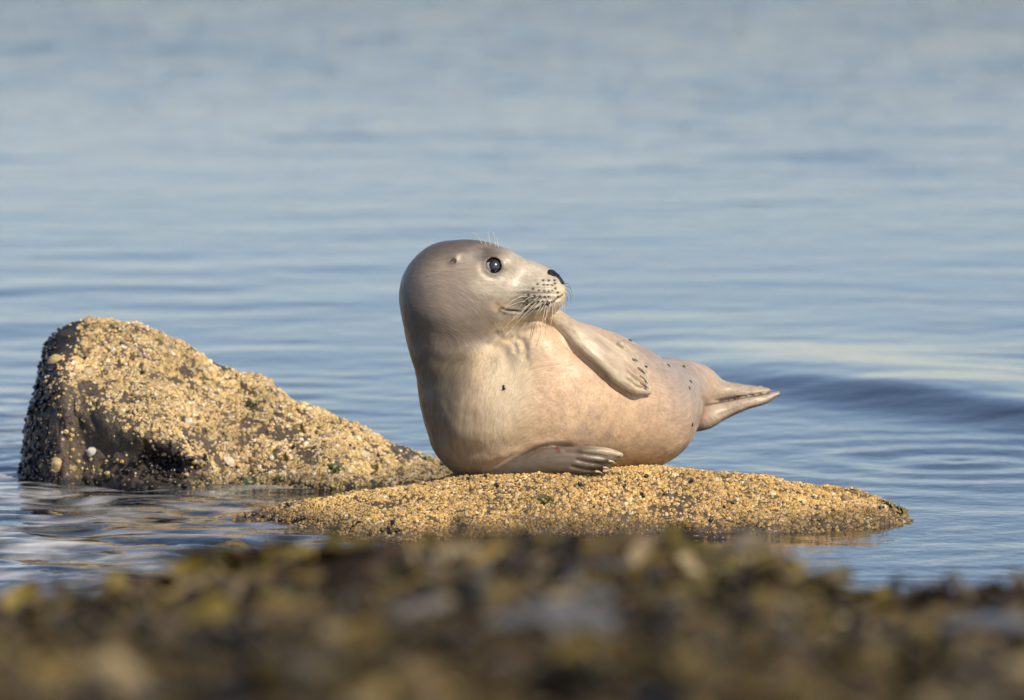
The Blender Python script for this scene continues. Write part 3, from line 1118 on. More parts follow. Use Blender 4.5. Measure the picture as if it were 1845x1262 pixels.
def surface_nets(fn, lo, hi, h):
    B = 8
    nb = np.ceil((np.array(hi) - lo) / (h * B)).astype(int)
    bi = np.stack(np.meshgrid(*[np.arange(k) for k in nb], indexing='ij'), -1).reshape(-1, 3)
    bc = np.array(lo) + (bi + 0.5 - 0.5 / B) * h * B
    dc = np.concatenate([fn(bc[i:i + 20000, None, :], bc[i:i + 20000], 0.0)[:, 0] for i in range(0, len(bc), 20000)])
    G = np.repeat(np.repeat(np.repeat(np.where(dc > 0, 1, -1).reshape(nb).astype(np.float32), B, 0), B, 1), B, 2)
    act = np.nonzero(np.abs(dc) < h * B * 1.5)[0]
    off = np.stack(np.meshgrid(*[np.arange(B)] * 3, indexing='ij'), -1).reshape(-1, 3)
    for s in range(0, len(act), 1500):
        ids = act[s:s + 1500]
        g = bi[ids][:, None, :] * B + off[None]
        val = fn(np.array(lo) + g * h, bc[ids], h * B * 0.87)
        G[g[..., 0], g[..., 1], g[..., 2]] = val
    S = G < 0
    cnt = np.zeros(tuple(np.array(S.shape) - 1), dtype=np.uint8)
    for dx in (0, 1):
        for dy in (0, 1):
            for dz in (0, 1):
                cnt += S[dx:S.shape[0] - 1 + dx, dy:S.shape[1] - 1 + dy, dz:S.shape[2] - 1 + dz]
    cell = np.argwhere((cnt > 0) & (cnt < 8))
    idx = np.full(cnt.shape, -1, dtype=np.int32)
    idx[tuple(cell.T)] = np.arange(len(cell))
    acc = np.zeros((len(cell), 3))
    num = np.zeros(len(cell))
    corners = [np.array([i >> 2 & 1, i >> 1 & 1, i & 1]) for i in range(8)]
    cv = [G[tuple((cell + c).T)] for c in corners]
    for i in range(8):
        for ax in range(3):
            j = i | (4 >> ax)
            if j == i:
                continue
            a, b = cv[i], cv[j]
            m = (a < 0) != (b < 0)
            t = np.where(m, a / np.where(m, a - b, 1), 0)
            p = corners[i][None, :] + t[:, None] * (corners[j] - corners[i])[None, :]
            acc += p * m[:, None]
            num += m
    V = np.array(lo) + (cell + acc / num[:, None]) * h
    F = []
    for ax in range(3):
        sl0, sl1 = [slice(None)] * 3, [slice(None)] * 3
        sl0[ax], sl1[ax] = slice(0, -1), slice(1, None)
        s0, s1 = S[tuple(sl0)], S[tuple(sl1)]
        e = np.argwhere(s0 != s1)
        o1, o2 = (ax + 1) % 3, (ax + 2) % 3
        e = e[(e[:, o1] > 0) & (e[:, o2] > 0)]
        e = e[(e[:, o1] < cnt.shape[o1]) & (e[:, o2] < cnt.shape[o2])]
        q = []
        for (p1, p2) in ((0, 0), (-1, 0), (-1, -1), (0, -1)):
            c = e.copy()
            c[:, o1] += p1
            c[:, o2] += p2
            q.append(idx[tuple(c.T)])
        q = np.stack(q, -1)
        inside_first = s0[tuple(e.T)]
        q[~inside_first] = q[~inside_first][:, ::-1]
        F.append(q)
    return V, np.concatenate(F)


def seg_dist(u, v, poly):
    """distance in photo pixels from (u, v) to a polyline"""
    d = np.full(u.shape, 1e9)
    tt = np.zeros(u.shape)
    n = len(poly) - 1
    for k in range(n):
        ax, ay = poly[k]
        bx, by = poly[k + 1]
        L = (bx - ax) ** 2 + (by - ay) ** 2
        t = np.clip(((u - ax) * (bx - ax) + (v - ay) * (by - ay)) / L, 0, 1)
        dd = np.hypot(u - ax - t * (bx - ax), v - ay - t * (by - ay))
        m = dd < d
        d = np.where(m, dd, d)
        tt = np.where(m, (k + t) / n, tt)
    return d, tt


ZX = lambda x, y: (690 + x / 4.853, 400 + y / 4.853)
DOTS = [ZX(*q) for q in ((1400, 510), (1450, 512), (1500, 510), (1350, 543), (1405, 550), (1440, 548), (1480, 552), (1505, 537), (1310, 585), (1362, 600),
                         (1408, 605), (1448, 607), (1482, 600), (1510, 583), (1270, 640), (1322, 648), (1370, 652), (1412, 655), (1448, 652), (1240, 685),
                         (1258, 690), (1310, 693), (1355, 697), (1395, 698), (1432, 697), (1220, 715), (1260, 730), (1300, 722), (1400, 728), (1440, 735), (1530, 620), (1530, 655))]
MOUTH = [(902, 555), (915, 560), (938, 562), (962, 559), (985, 551), (1003, 541), (1014, 531)]


def build_seal():
    root = empty('seal', (1.03 - 0.92, 0.10, 0.07))
    V, F = surface_nets(seal_sdf, np.array([-0.24, -0.20, 0.02]), np.array([0.53, 0.58, 0.53]), 0.0022)
    # finer cells on the muzzle and face
    u, v = project(V)
    bm = bmesh.new()
    me0 = mesh_np('tmp', V, F)
    bm.from_mesh(me0)
    bpy.data.meshes.remove(me0)
    bm.verts.ensure_lookup_table()
    sel = (u > 868) & (u < 1026) & (v > 445) & (v < 580) & (V[:, 1] < -0.02)
    ed = [e for e in bm.edges if sel[e.verts[0].index] and sel[e.verts[1].index]]
    bmesh.ops.subdivide_edges(bm, edges=ed, cuts=1, use_grid_fill=True, smooth=0.0)
    for _ in range(2):
        bmesh.ops.smooth_vert(bm, verts=bm.verts, factor=0.5, use_axis_x=True, use_axis_y=True, use_axis_z=True)
    me = bpy.data.meshes.new('body')
    bm.to_mesh(me)
    bm.free()
    me.polygons.foreach_set('use_smooth', np.ones(len(me.polygons), dtype=bool))
    nv = len(me.vertices)
    V = np.empty(nv * 3, np.float32)
    me.vertices.foreach_get('co', V)
    V = V.reshape(-1, 3).astype(float)
    N = np.empty(nv * 3, np.float32)
    me.vertices.foreach_get('normal', N)
    N = N.reshape(-1, 3).astype(float)
    u, v = project(V)
    # which member each vertex belongs to
    cen = V.copy()
    ds = np.stack([sd_chain(c, V[:, None], cen, 0)[:, 0] for c in (HEAD, NECK, TORSO, HIND_A, HIND_B)], -1)
    duf = np.min([sd_chain(c, V[:, None], cen, 0)[:, 0] for c in [UF_CH] + UDIG], 0)
    dlf = np.min([sd_chain(c, V[:, None], cen, 0)[:, 0] for c in [LF_CH] + LDIG], 0)
    view = V - CAM
    view /= np.linalg.norm(view, axis=1)[:, None]
    front = smooth(-(N * view).sum(1), -0.1, 0.15)
    is_head = smooth(ds[:, 0], 0.014, 0.004) * front
    is_uf = smooth(duf, 0.006, 0.001)
    is_lf = smooth(dlf, 0.013, 0.005)
    is_body = (1 - is_uf) * (1 - is_lf) * front
    is_hind = smooth(np.minimum(ds[:, 3], ds[:, 4]), 0.006, 0.001) * smooth(V[:, 1], 0.33, 0.38)

    # creases and folds in the skin
    D = np.zeros(nv)

    chin_y = lut(u, [(700, 700), (860, 640), (905, 606), (935, 590), (985, 569), (1030, 545)])
    hm0 = smooth(ds[:, 0], 0.05, 0.025) * smooth(chin_y - v, -10, 12) * front

    def crease(poly, width, depth, mask, both=0.0):
        d, t = seg_dist(u, v, poly)
        taper = smooth(t, -0.02, 0.12) * smooth(t, 1.02, 0.85)
        g = np.exp(-(d / width) ** 2)
        r = np.exp(-((d - 2.0 * width) / (1.2 * width)) ** 2)
        D[:] += mask * taper * (-depth * g + both * depth * r)
    crease(MOUTH, 2.2, 0.0025, hm0, 0.3)
    crease([(898, 547), (896, 556), (901, 565), (910, 572)], 6, 0.0015, hm0, 0.3)
    neckm = is_body * (1 - is_head)
    for poly, w, dp in (([(905, 610), (918, 613), (928, 624), (932, 640)], 5, .002), ([(922, 604), (940, 615), (947, 632), (946, 655)], 6, .0025),
                        ([(890, 622), (908, 634), (916, 652), (916, 680)], 9, .0015), ([(890, 600), (908, 608), (925, 604)], 5, .003),
                        ([(755, 640), (800, 655), (850, 660), (900, 650)], 12, .0015), ([(800, 830), (850, 815), (905, 805), (960, 800)], 14, .002),
                        ([(775, 770), (820, 800), (870, 825)], 14, .002), ([(880, 842), (915, 828), (960, 812), (1005, 801)], 5, .002),
                        ([(1225, 668), (1250, 700), (1258, 740), (1255, 780)], 6, .002), ([(1265, 715), (1272, 730), (1270, 755)], 4, .003)):
        crease(poly, w, dp, neckm, 0.4)
    crease([(1003, 603), (1025, 624), (1055, 650), (1085, 677), (1115, 702), (1140, 714)], 4, .006, neckm, 0.0)
    crease([(880, 628), (893, 613), (910, 601), (935, 589), (968, 576)], 6, .006, neckm, 0.0)
    ufm = is_uf * front
    for poly in ([(1122, 641), (1135, 652), (1152, 664)], [(1125, 655), (1142, 670), (1160, 681)], [(1128, 668), (1145, 684), (1162, 694)], [(1128, 682), (1146, 697), (1164, 702)]):
        crease(poly, 2.2, 0.003, ufm, 0.3)
    crease([(1010, 590), (1050, 612), (1090, 640), (1120, 660)], 9, 0.0018, ufm)
    for poly in ([(1010, 812), (1050, 818), (1100, 826)], [(1035, 828), (1060, 834), (1090, 838)], [(1025, 840), (1050, 846), (1075, 849)]):
        crease(poly, 3.0, 0.002, is_lf * front, 0.3)
    hm = is_hind * front
    crease([(1268, 726), (1300, 722), (1340, 716), (1378, 710)], 2.4, 0.002, hm, 0.2)
    crease([(1300, 690), (1340, 700), (1375, 706)], 3, 0.0015, hm)
    crease([(1290, 752), (1330, 735), (1390, 713)], 3, 0.0012, hm)
    # eyelids: a raised rim, and the hollow in front of the eye
    de = np.hypot(u - 891, (v - 478) * 1.05)
    D += is_head * (0.0011 * np.exp(-((de - 17) / 3.2) ** 2) - 0.0008 * np.exp(-((de - 25) / 5) ** 2))
    D += is_head * -0.004 * np.exp(-(((u - 930) / 24) ** 2 + ((v - 497) / 16) ** 2))
    # nostril slit
    crease([(992, 492), (1003, 494), (1010, 500), (1014, 508)], 2.2, 0.003, is_head)
    # little pits of the whisker follicles
    dot = np.zeros(nv)
    for (a, b) in DOTS:
        dot = np.maximum(dot, np.exp(-(((u - a) / 2.3) ** 2 + ((v - b) / 2.0) ** 2)))
    dot *= hm0
    D += -0.0008 * dot + hm0 * 0.0012 * np.exp(-(((u - 972) / 36) ** 2 + ((v - 532) / 20) ** 2)) * np.sin(v * 2 * np.pi / 9.5)
    soft = fbm(V * 16 + 3.3, 3)
    D += 0.0022 * soft * (1 - is_head) * (1 - is_uf) * (1 - is_lf) + 0.0006 * fbm(V * 45, 2)
    V2 = V + N * D[:, None]
    me.vertices.foreach_set('co', V2.astype(np.float32).ravel())

    # coat: dorsal grey, cream throat and chest, peach belly; left-side and underside shade painted in
    def sp(a, b, ra, rb, rot=0):
        c, s = math.cos(math.radians(rot)), math.sin(math.radians(rot))
        x, y = u - a, v - b
        return np.exp(-(((c * x + s * y) / ra) ** 2 + ((-s * x + c * y) / rb) ** 2))

    C = np.tile(np.array(CO['peach']), (nv, 1))

    def lay(m, col, k=1.0):
        m = np.clip(m * k, 0, 1)[:, None]
        C[:] = C * (1 - m) + np.array(col) * m
    n1 = fbm(V * 14 + 1.0, 4)
    n2 = fbm(V * 34 + 7.0, 3)
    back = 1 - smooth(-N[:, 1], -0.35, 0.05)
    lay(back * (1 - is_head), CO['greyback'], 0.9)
    lay(sp(1240, 700, 55, 120, -20) + sp(1170, 640, 90, 26, 28), CO['pinkgrey'], 0.85)
    lay(smooth(v, 760, 850) * smooth(u, 950, 1100), CO['brown'], 0.75)  # brown fur, partly underside shade painted into the coat
    lay(sp(1090, 770, 140, 40, 12) * smooth(n1, -0.1, 0.3), CO['mauve'], 0.85)
    lay(sp(1225, 790, 26, 40) * smooth(n2, -0.3, 0.2), CO['peach'], 0.7)
    lay(sp(1050, 660, 40, 60, 40), CO['pink'], 0.35)
    lay(smooth(u + 0.10 * (v - 700), 985, 905) * smooth(ds[:, 2], -1, 1), CO['chest'], 0.9)
    lay(sp(905, 690, 40, 110, 8), CO['cream'], 0.8)
    lay(smooth(u + 0.06 * (v - 700) + 18 * n1, 895, 805), CO['neck'], 0.95)  # olive neck fur, painted darker for its shaded left side
    lay(sp(925, 670, 36, 85, 6) * (1 - is_uf), CO['cream'], 0.75)
    lay(smooth(u + 0.02 * v, 850, 740) * smooth(v, 440, 640), CO['neckshade'], 0.8)  # left-side neck shade painted over the fur
    lay(smooth(v, 790, 850) * smooth(u, 940, 860), CO['neck'], 0.6)  # shade of the lower left side painted in
    lay(smooth(v + 0.5 * (u - 850), 640, 560) * smooth(ds[:, 0], 0.03, 0.0) * smooth(u, 960, 900), CO['head'], 1.0)
    hm_ = smooth(ds[:, 0], 0.05, 0.025) * smooth(chin_y - v, -10, 12)
    lay(hm_, CO['head'], 1.0)
    lay(hm_ * smooth(u, 880, 950), CO['face'], 0.9)
    lay(hm_ * smooth(0.30 * (u - 800) + v, 482, 448) * smooth(u, 960, 860), CO['crown'], 0.9)
    lay(hm_ * smooth(u - 0.2 * (v - 520), 795, 728), CO['crown'], 0.8)  # shade on the head's left edge painted in with the crown colour
    lay(hm_ * (sp(850, 470, 36, 16, -10) * 0.4), CO['facelight'])
    lay(hm_ * sp(945, 505, 60, 36, 24), CO['face'], 1.2)
    lay(hm_ * sp(880, 520, 40, 14, 10), CO['face'], 0.6)
    lay(hm_ * sp(872, 462, 24, 10, -22), CO['crown'], 0.8)
    lay(hm_ * sp(955, 541, 50, 17, -16), CO['muzzlegrey'], 0.95)
    lay(hm_ * sp(990, 525, 28, 22), CO['muzzle'], 0.5)
    lay(hm_ * sp(1012, 535, 14, 26), CO['cream'], 0.9)
    lay(hm_ * sp(950, 577, 50, 11, -14), CO['chin'], 0.9)
    lay(hm_ * sp(897, 552, 16, 10), CO['lip'], 0.7)
    lay(is_head * np.exp(-((de - 15.5) / 2.6) ** 2), CO['lid'], 0.7)
    lay(is_head * sp(908, 484, 10, 6), CO['lid'], 0.7)
    lay(hm_ * sp(877, 450, 12, 5), CO['lid'], 0.5)
    dm, _ = seg_dist(u, v, MOUTH)
    lay(hm0 * np.exp(-(dm / 1.8) ** 2), CO['lid'], 0.85)
    lay(dot, (0.012, 0.011, 0.012), 1.25)
    dear = np.hypot(u - 815, (v - 471) * 1.2)
    lay(hm0 * np.exp(-(dear / 8.0) ** 2), (0.04, 0.022, 0.02), 1.0)
    lay(hm0 * sp(825, 466, 4, 7, 30), (0.66, 0.58, 0.46), 1.0)
    dn, tn_ = seg_dist(u, v, [(991, 491), (1003, 494), (1011, 499), (1016, 507)])
    nose = hm0 * smooth(dn - 1.2 * tn_, 6.6, 4.2)
    # fore flippers
    lay(is_uf, CO['flip'], 1)
    lay(is_uf * (sp(1085, 628, 55, 13, 38) * (0.6 + smooth(n1, -0.3, 0.3))), CO['pinkgrey'], 0.9)
    lay(is_uf * sp(1140, 678, 18, 24) * smooth(n2, -0.2, 0.3), CO['mauve'], 0.7)
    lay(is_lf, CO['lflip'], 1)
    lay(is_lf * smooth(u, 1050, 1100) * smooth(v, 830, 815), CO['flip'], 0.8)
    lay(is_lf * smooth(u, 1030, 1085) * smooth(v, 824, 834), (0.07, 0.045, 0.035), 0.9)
    d_, _ = seg_dist(u, v, [(1003, 806), (1006, 814)])
    lay(is_lf * front * np.exp(-(d_ / 4) ** 2), (0.16, 0.05, 0.04), 0.9)
    # hind flippers
    lay(is_hind, CO['hind'], 1)
    lay(is_hind * smooth(n1, 0.0, 0.4), CO['mauve'], 0.4)
    lay(smooth(V[:, 1], 0.3, 0.4) * sp(1268, 738, 9, 26), (0.33, 0.16, 0.12), 0.7)
    dg, _ = seg_dist(u, v, [(1272, 730), (1300, 725), (1340, 717), (1386, 708)])
    lay(smooth(u, 1262, 1276) * smooth(V[:, 1], 0.33, 0.36) * np.exp(-(dg / 2.0) ** 2), (0.04, 0.035, 0.028), 0.9)  # dark line painted in for the shade between the two lobes
    lay(is_hind * smooth(u, 1360, 1395), (0.45, 0.36, 0.28), 0.6)
    C *= (1 + 0.10 * n1 + 0.06 * n2)[:, None]
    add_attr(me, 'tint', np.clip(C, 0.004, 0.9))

    # combed direction of the fur: coordinates squeezed along the nearest spine
    cs, Rs, ss = [], [], []
    off = 0.0
    for ch, s0 in ((TORSO, 0.42), (NECK, 0.0), (HEAD, -0.25)):
        cs.append(ch['c'])
        R = ch['R'].copy()
        ss.append(ch['s'] + s0)
        Rs.append(R)
    cs, Rs, ss = np.concatenate(cs), np.concatenate(Rs), np.concatenate(ss)
    flow = np.empty((nv, 3))
    for a in range(0, nv, 20000):
        q = V[a:a + 20000]
        d2 = ((q[:, None] - cs[None]) ** 2).sum(-1)
        w = np.exp(-(d2 - d2.min(1)[:, None]) / 0.0022)
        w /= w.sum(1)[:, None]
        t = (w[..., None] * Rs[None, :, 0]).sum(1)
        t /= np.linalg.norm(t, axis=1)[:, None] + 1e-9
        s = (w * ss[None]).sum(1)
        al = (q * t).sum(1)
        flow[a:a + 20000] = q - t * (al - 0.0)[:, None] + t * (0.10 * al)[:, None]
    for m, ch in ((is_uf > 0.4, UF_CH), (is_lf > 0.4, LF_CH)):
        t = ch['R'][len(ch['c']) // 2, 0]
        q = V[m]
        flow[m] = q - np.outer(q @ t, t) * 0.88
    add_attr(me, 'flow', flow)
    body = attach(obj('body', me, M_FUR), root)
    V3 = V2

    # nose leather: a thin skin of its own over the tip of the muzzle
    fs = np.array([p.vertices[:] for p in me.polygons if len(p.vertices) == 4])
    keep = (nose[fs].min(1) > 0.45)
    fs = fs[keep]
    if len(fs):
        used = np.unique(fs)
        mp = np.full(nv, -1)
        mp[used] = np.arange(len(used))
        nvv = V3[used] + N[used] * (0.0009 * smooth(nose[used], 0.4, 0.9))[:, None]
        attach(obj('nose', mesh_np('nose', nvv, mp[fs]), M_NOSE), root)
    bv = BVHTree.FromPolygons([tuple(q) for q in V3], [tuple(p.vertices) for p in me.polygons])

    # eye
    bm = bmesh.new()
    bmesh.ops.create_uvsphere(bm, u_segments=64, v_segments=48, radius=0.0163)
    em = bpy.data.meshes.new('eye')
    bm.to_mesh(em)
    bm.free()
    ev = np.array([q.co[:] for q in em.vertices]) + (EYE_P - EYE_N * .0085)
    eu, evv = project(ev)
    er = np.hypot(eu - 892.5, evv - 478)
    ec = np.tile(np.array((.034, .033, .037)), (len(ev), 1))  # grey centre painted in for the sky reflected in the eye
    ec[er > 8.5] = (.010, .009, .010)
    ec[(er > 11.3) & (eu < 884) & (evv > 473)] = (.55, .52, .50)
    add_attr(em, 'tint', ec)
    em.polygons.foreach_set('use_smooth', np.ones(len(em.polygons), dtype=bool))
    e = obj('eye', em, M_EYE)
    e.location = Vector(EYE_P - EYE_N * .0085)
    attach(e, root)

    # whiskers
    rng = np.random.default_rng(77)

    def whisker(r_uv, t_uv, rad, mat, sag=0.004, out=0.02):
        h = hit(bv, *r_uv)
        if h is None:
            h = (Vector(P(*r_uv, -0.055)), Vector((0, -1, 0)))
        a = np.array(h[0]) - np.array(h[1]) * 0.002
        y1 = a[1] - out - (0.05 if t_uv[1] > 588 and t_uv[0] > 930 else 0.0)
        b = P(*t_uv, y1)
        ts = np.linspace(0, 1, 9)
        L = np.linalg.norm(b - a)
        pts = a[None] * (1 - ts)[:, None] + b[None] * ts[:, None]
        pts += np.array(h[1])[None] * (4 * ts * (1 - ts) * L * 0.16)[:, None]
        pts[:, 2] += 4 * ts * (1 - ts) * sag
        v_, f_ = tube(pts, rad * (1 - 0.75 * ts), 5)
        attach(obj('whisker', mesh_np('whisker', v_, f_), mat), root)
    W = [((1300, 595), (1040, 750)), ((1260, 650), (1060, 775)), ((1225, 640), (960, 905)), ((1245, 690), (962, 925)), ((1290, 712), (1075, 905)),
         ((1280, 730), (1115, 900)), ((1330, 720), (1090, 972)), ((1370, 722), (1210, 862)), ((1390, 740), (1320, 852)), ((1420, 738), (1340, 1078)),
         ((1440, 735), (1395, 1062)), ((1480, 728), (1430, 1015)), ((1500, 720), (1490, 900)), ((1530, 700), (1520, 922)), ((1550, 690), (1555, 850)), ((1562, 680), (1582, 800)),
         ((1322, 650), (1170, 800)), ((1362, 655), (1130, 880)), ((1408, 660), (1240, 850)), ((1448, 660), (1310, 880)), ((1350, 700), (1160, 895)),
         ((1400, 700), (1225, 860)), ((1470, 700), (1400, 880)), ((1510, 690), (1460, 900)), ((1310, 700), (1110, 960)), ((1455, 740), (1360, 990))]
    for a, b in W:
        whisker(ZX(*a), ZX(*b), 0.0005 if rng.random() < 0.6 else 0.0004, M_WHISK, rng.uniform(0.003, 0.008), rng.uniform(0.01, 0.03))
    for a, b in (((1590, 560), (1655, 665)), ((1592, 590), (1640, 712)), ((1590, 620), (1600, 745)), ((1585, 545), (1640, 600))):
        whisker(ZX(*a), ZX(*b), 0.0005, M_WHISKD, 0.005, -0.01)
    for a, b in (((870, 195), (770, 95)), ((905, 205), (878, 160)), ((940, 210), (905, 88)), ((985, 215), (955, 85)), ((1012, 230), (985, 130)), ((895, 200), (850, 150))):
        whisker(ZX(*a), ZX(*b), 0.0006, M_WHISK, 0.002, 0.0)

    # claws
    def claw(p0, p1, r, mat):
        p0, p1 = np.array(p0), np.array(p1)
        ts = np.linspace(0, 1, 7)
        pts = p0[None] * (1 - ts)[:, None] + p1[None] * ts[:, None]
        pts[:, 2] += 4 * ts * (1 - ts) * 0.0015
        v_, f_ = tube(pts, r * (1 - ts ** 2 * 0.85), 7)
        attach(obj('claw', mesh_np('claw', v_, f_), mat), root)
    for (u0, v0), (u1, v1), r in (((1139, 648), (1148, 654), .0022), ((1149, 664), (1160, 675), .0027), ((1152, 678), (1164, 691), .0027), ((1154, 692), (1166, 702), .0027)):
        a, b = hit(bv, u0, v0), hit(bv, u1, v1)
        if a and b:
            claw(a[0] + a[1] * 0.0005, b[0] + b[1] * 0.0035, r, M_CLAW)
    for p0, p1, r in (((1106, 817, -.115), (1121, 824, -.112), .0024), ((1096, 831, -.128), (1110, 836, -.126), .0026), ((1086, 843, -.128), (1100, 847, -.126), .0026), ((1072, 850, -.126), (1086, 854, -.124), .0024)):
        claw(P(*p0), P(*p1), r, M_CLAWP)
    for p0, p1, r in (((1366, 699, .475), (1374, 697, .473), .002), ((1384, 707, .45), (1392, 705, .448), .002)):
        claw(P(*p0), P(*p1), r, M_CLAWP)
    tag(root, 'pale young seal lying on its side with head turned to the right', 'seal')
    return root, bv


CO = dict(peach=(.63, .45, .295), pink=(.55, .34, .22), chest=(.64, .51, .34), cream=(.70, .58, .40), neck=(.185, .148, .098), neckshade=(.06, .049, .038),
          head=(.26, .212, .170), crown=(.11, .092, .084), face=(.50, .44, .35), facelight=(.52, .46, .38), muzzle=(.52, .46, .36), muzzlegrey=(.26, .24, .20),
          chin=(.52, .39, .22), lip=(.56, .40, .25), lid=(.06, .05, .048), brown=(.34, .225, .135), mauve=(.40, .29, .22), pinkgrey=(.40, .315, .25),
          greyback=(.26, .22, .20), flip=(.56, .465, .335), lflip=(.17, .135, .102), hind=(.44, .36, .275))
SEAL, BV_SEAL = build_seal()


# ------------------------------------------------------------------ flies on the seal
def fly_mesh():
    vv, ff, off = [], [], 0
    parts = [((0, 0, .55), (.55, 1.0, .42)), ((0, 1.1, .5), (.5, .4, .42)), ((0, -.9, .5), (.48, .8, .35))]
    for c, r in parts:
        b, f = blob(r, 1, 2, 0.03)
        vv.append(b + np.array(c))
        ff.append(f + off)
        off += len(b)
    tris = []
    for s in (-1, 1):
        w = np.array([[0.1 * s, .2, .9], [1.0 * s, -1.2, .75], [.7 * s, -2.0, .7], [.15 * s, -1.5, .85]])
        vv.append(w)
        tris += [[off, off + 1, off + 2], [off, off + 2, off + 3]]
        off += 4
        for k in (-.6, .1, .7):
            l = np.array([[.3 * s, k, .4], [.3 * s, k + .1, .4], [1.1 * s, k * 1.6, .5], [1.4 * s, k * 1.9, -.15]])
            vv.append(l)
            tris += [[off, off + 1, off + 2], [off + 1, off + 3, off + 2]]
            off += 4
    return mesh_np('fly', np.concatenate(vv), np.concatenate(ff + [np.array(tris)]))


FLY = fly_mesh()
FLY.materials.append(M_FLY)
for k, (u, v, r, rz, lab) in enumerate([
        (1135, 611, .0030, 1.2, 'dark fly on the skyline of the flank above the upper flipper'),
        (1204, 659, .0030, 0.4, 'dark fly high on the rear flank, left of the others'),
        (1232, 661, .0032, 2.0, 'dark fly at the top of the seal hip where the hind flippers start'),
        (1244, 688, .0028, 0.9, 'dark fly on the seal hip, upper of a close pair'),
        (1242, 700, .0026, 2.6, 'dark fly on the seal hip, lower of a close pair'),
        (1247, 765, .0028, 0.2, 'dark fly low on the right edge of the belly'),
        (1163, 661, .0028, 1.0, 'fly beside the claws of the upper flipper'),
        (1330, 714, .0030, 1.7, 'dark fly on the hind flippers'),
        (908, 698, .0038, 0.1, 'fly on the middle of the pale chest')]):
    h = hit(BV_SEAL, u, v) or hit(BV_SEAL, u, v + 3)
    if h is None:
        continue
    o = obj('fly', FLY)
    o.matrix_world = Matrix.Translation(h[0]) @ frame(h[1]).to_4x4() @ Matrix.Rotation(rz, 4, 'Z') @ Matrix.Scale(r * 0.78, 4)
    tag(o, lab, 'fly', 'flies on the seal')

# ------------------------------------------------------------------ bladder wrack in the foreground
def wrack(spots, rng, colors, ln=(0.06, 0.16), wd=(0.008, 0.02), lift=0.05, seg=6):
    """fronds: forked, twisted strips; spots (n,2) ground positions"""
    n = len(spots)
    z = ground_z(spots[:, 0], spots[:, 1])
    base = np.column_stack([spots, z])
    az = rng.uniform(0, 2 * np.pi, n)
    L = rng.uniform(*ln, n)
    W = rng.uniform(*wd, n)
    el = rng.uniform(0.0, 0.8, n)
    lf = lift * rng.random(n)
    bend = rng.normal(0, 1.1, n)
    tw = rng.normal(0, 0.9, n)
    ts = np.linspace(0, 1, seg)
    a = az[:, None] + bend[:, None] * ts[None]
    step = L[:, None] / (seg - 1)
    x = np.cumsum(np.cos(a) * step * np.cos(el)[:, None], 1)
    y = np.cumsum(np.sin(a) * step * np.cos(el)[:, None], 1)
    zz = lf[:, None] + np.sin(el)[:, None] * L[:, None] * ts[None] * (1 - 0.75 * ts[None]) + 0.006 * np.sin(9 * ts[None] + az[:, None])
    c = base[:, None] + np.stack([x, y, zz], -1)
    ro = tw[:, None] * ts[None] + rng.normal(0, 0.4, n)[:, None]
    side = np.stack([-np.sin(a) * np.cos(ro), np.cos(a) * np.cos(ro), np.sin(ro)], -1)
    w = W[:, None] * (0.45 + 0.75 * np.sin(np.pi * np.clip(ts * 0.9 + 0.08, 0, 1)) + 0.25 * np.sin(14 * ts[None] + az[:, None]))
    V = np.stack([c - side * w[..., None], c + np.array([0, 0, 0.002]), c + side * w[..., None]], 2)     # n,seg,3,3
    idx = np.arange(seg * 3).reshape(seg, 3)
    f = np.concatenate([np.stack([idx[:-1, k], idx[:-1, k + 1], idx[1:, k + 1], idx[1:, k]], -1) for k in (0, 1)])
    F = (f[None] + (np.arange(n) * seg * 3)[:, None, None]).reshape(-1, 4)
    ci = rng.integers(0, len(colors), n)
    col = np.array(colors)[ci] * rng.uniform(0.6, 1.35, (n, 1))
    tipc = 1 + 0.25 * ts
    C = col[:, None, None] * tipc[None, :, None, None] * np.ones((1, 1, 3, 1))
    return V.reshape(-1, 3), F, np.clip(C.reshape(-1, 3), 0, 0.9)


DARKS = [(.05, .036, .014), (.075, .053, .018), (.026, .018, .010), (.105, .076, .022), (.08, .052, .026), (.14, .105, .036), (.18, .145, .08)]
rng = np.random.default_rng(5)
n = 27000
yy = YC + 0.4 - 3.6 * rng.random(n)
xx = rng.uniform(-1.35, 1.35, n) * (15 + yy + 1.0) / 13
v_, f_, c_ = wrack(np.column_stack([xx, yy]), rng, DARKS, (0.05, 0.13), (0.003, 0.009), 0.035)
pat = fbm(v_ * np.array([6.0, 3.0, 0]) + 4, 3)
c_ = c_ * (0.8 + 1.7 * np.clip(pat, -0.42, 0.9))[:, None]
pat2 = smooth(fbm(v_ * np.array([8.0, 4.0, 0]) + 14, 3), 0.2, 0.4)[:, None]
c_ = c_ * (1 - 0.5 * pat2) + 0.5 * pat2 * np.array((.17, .125, .018))
me = mesh_np('wrack_bed', v_, f_)
add_attr(me, 'tint', np.clip(c_, 0.004, 0.5))
bed = obj('wrack_bed', me, M_WEED, kind='stuff')
tag(bed, 'out of focus bed of brown bladder wrack covering the foreground shore', 'seaweed')

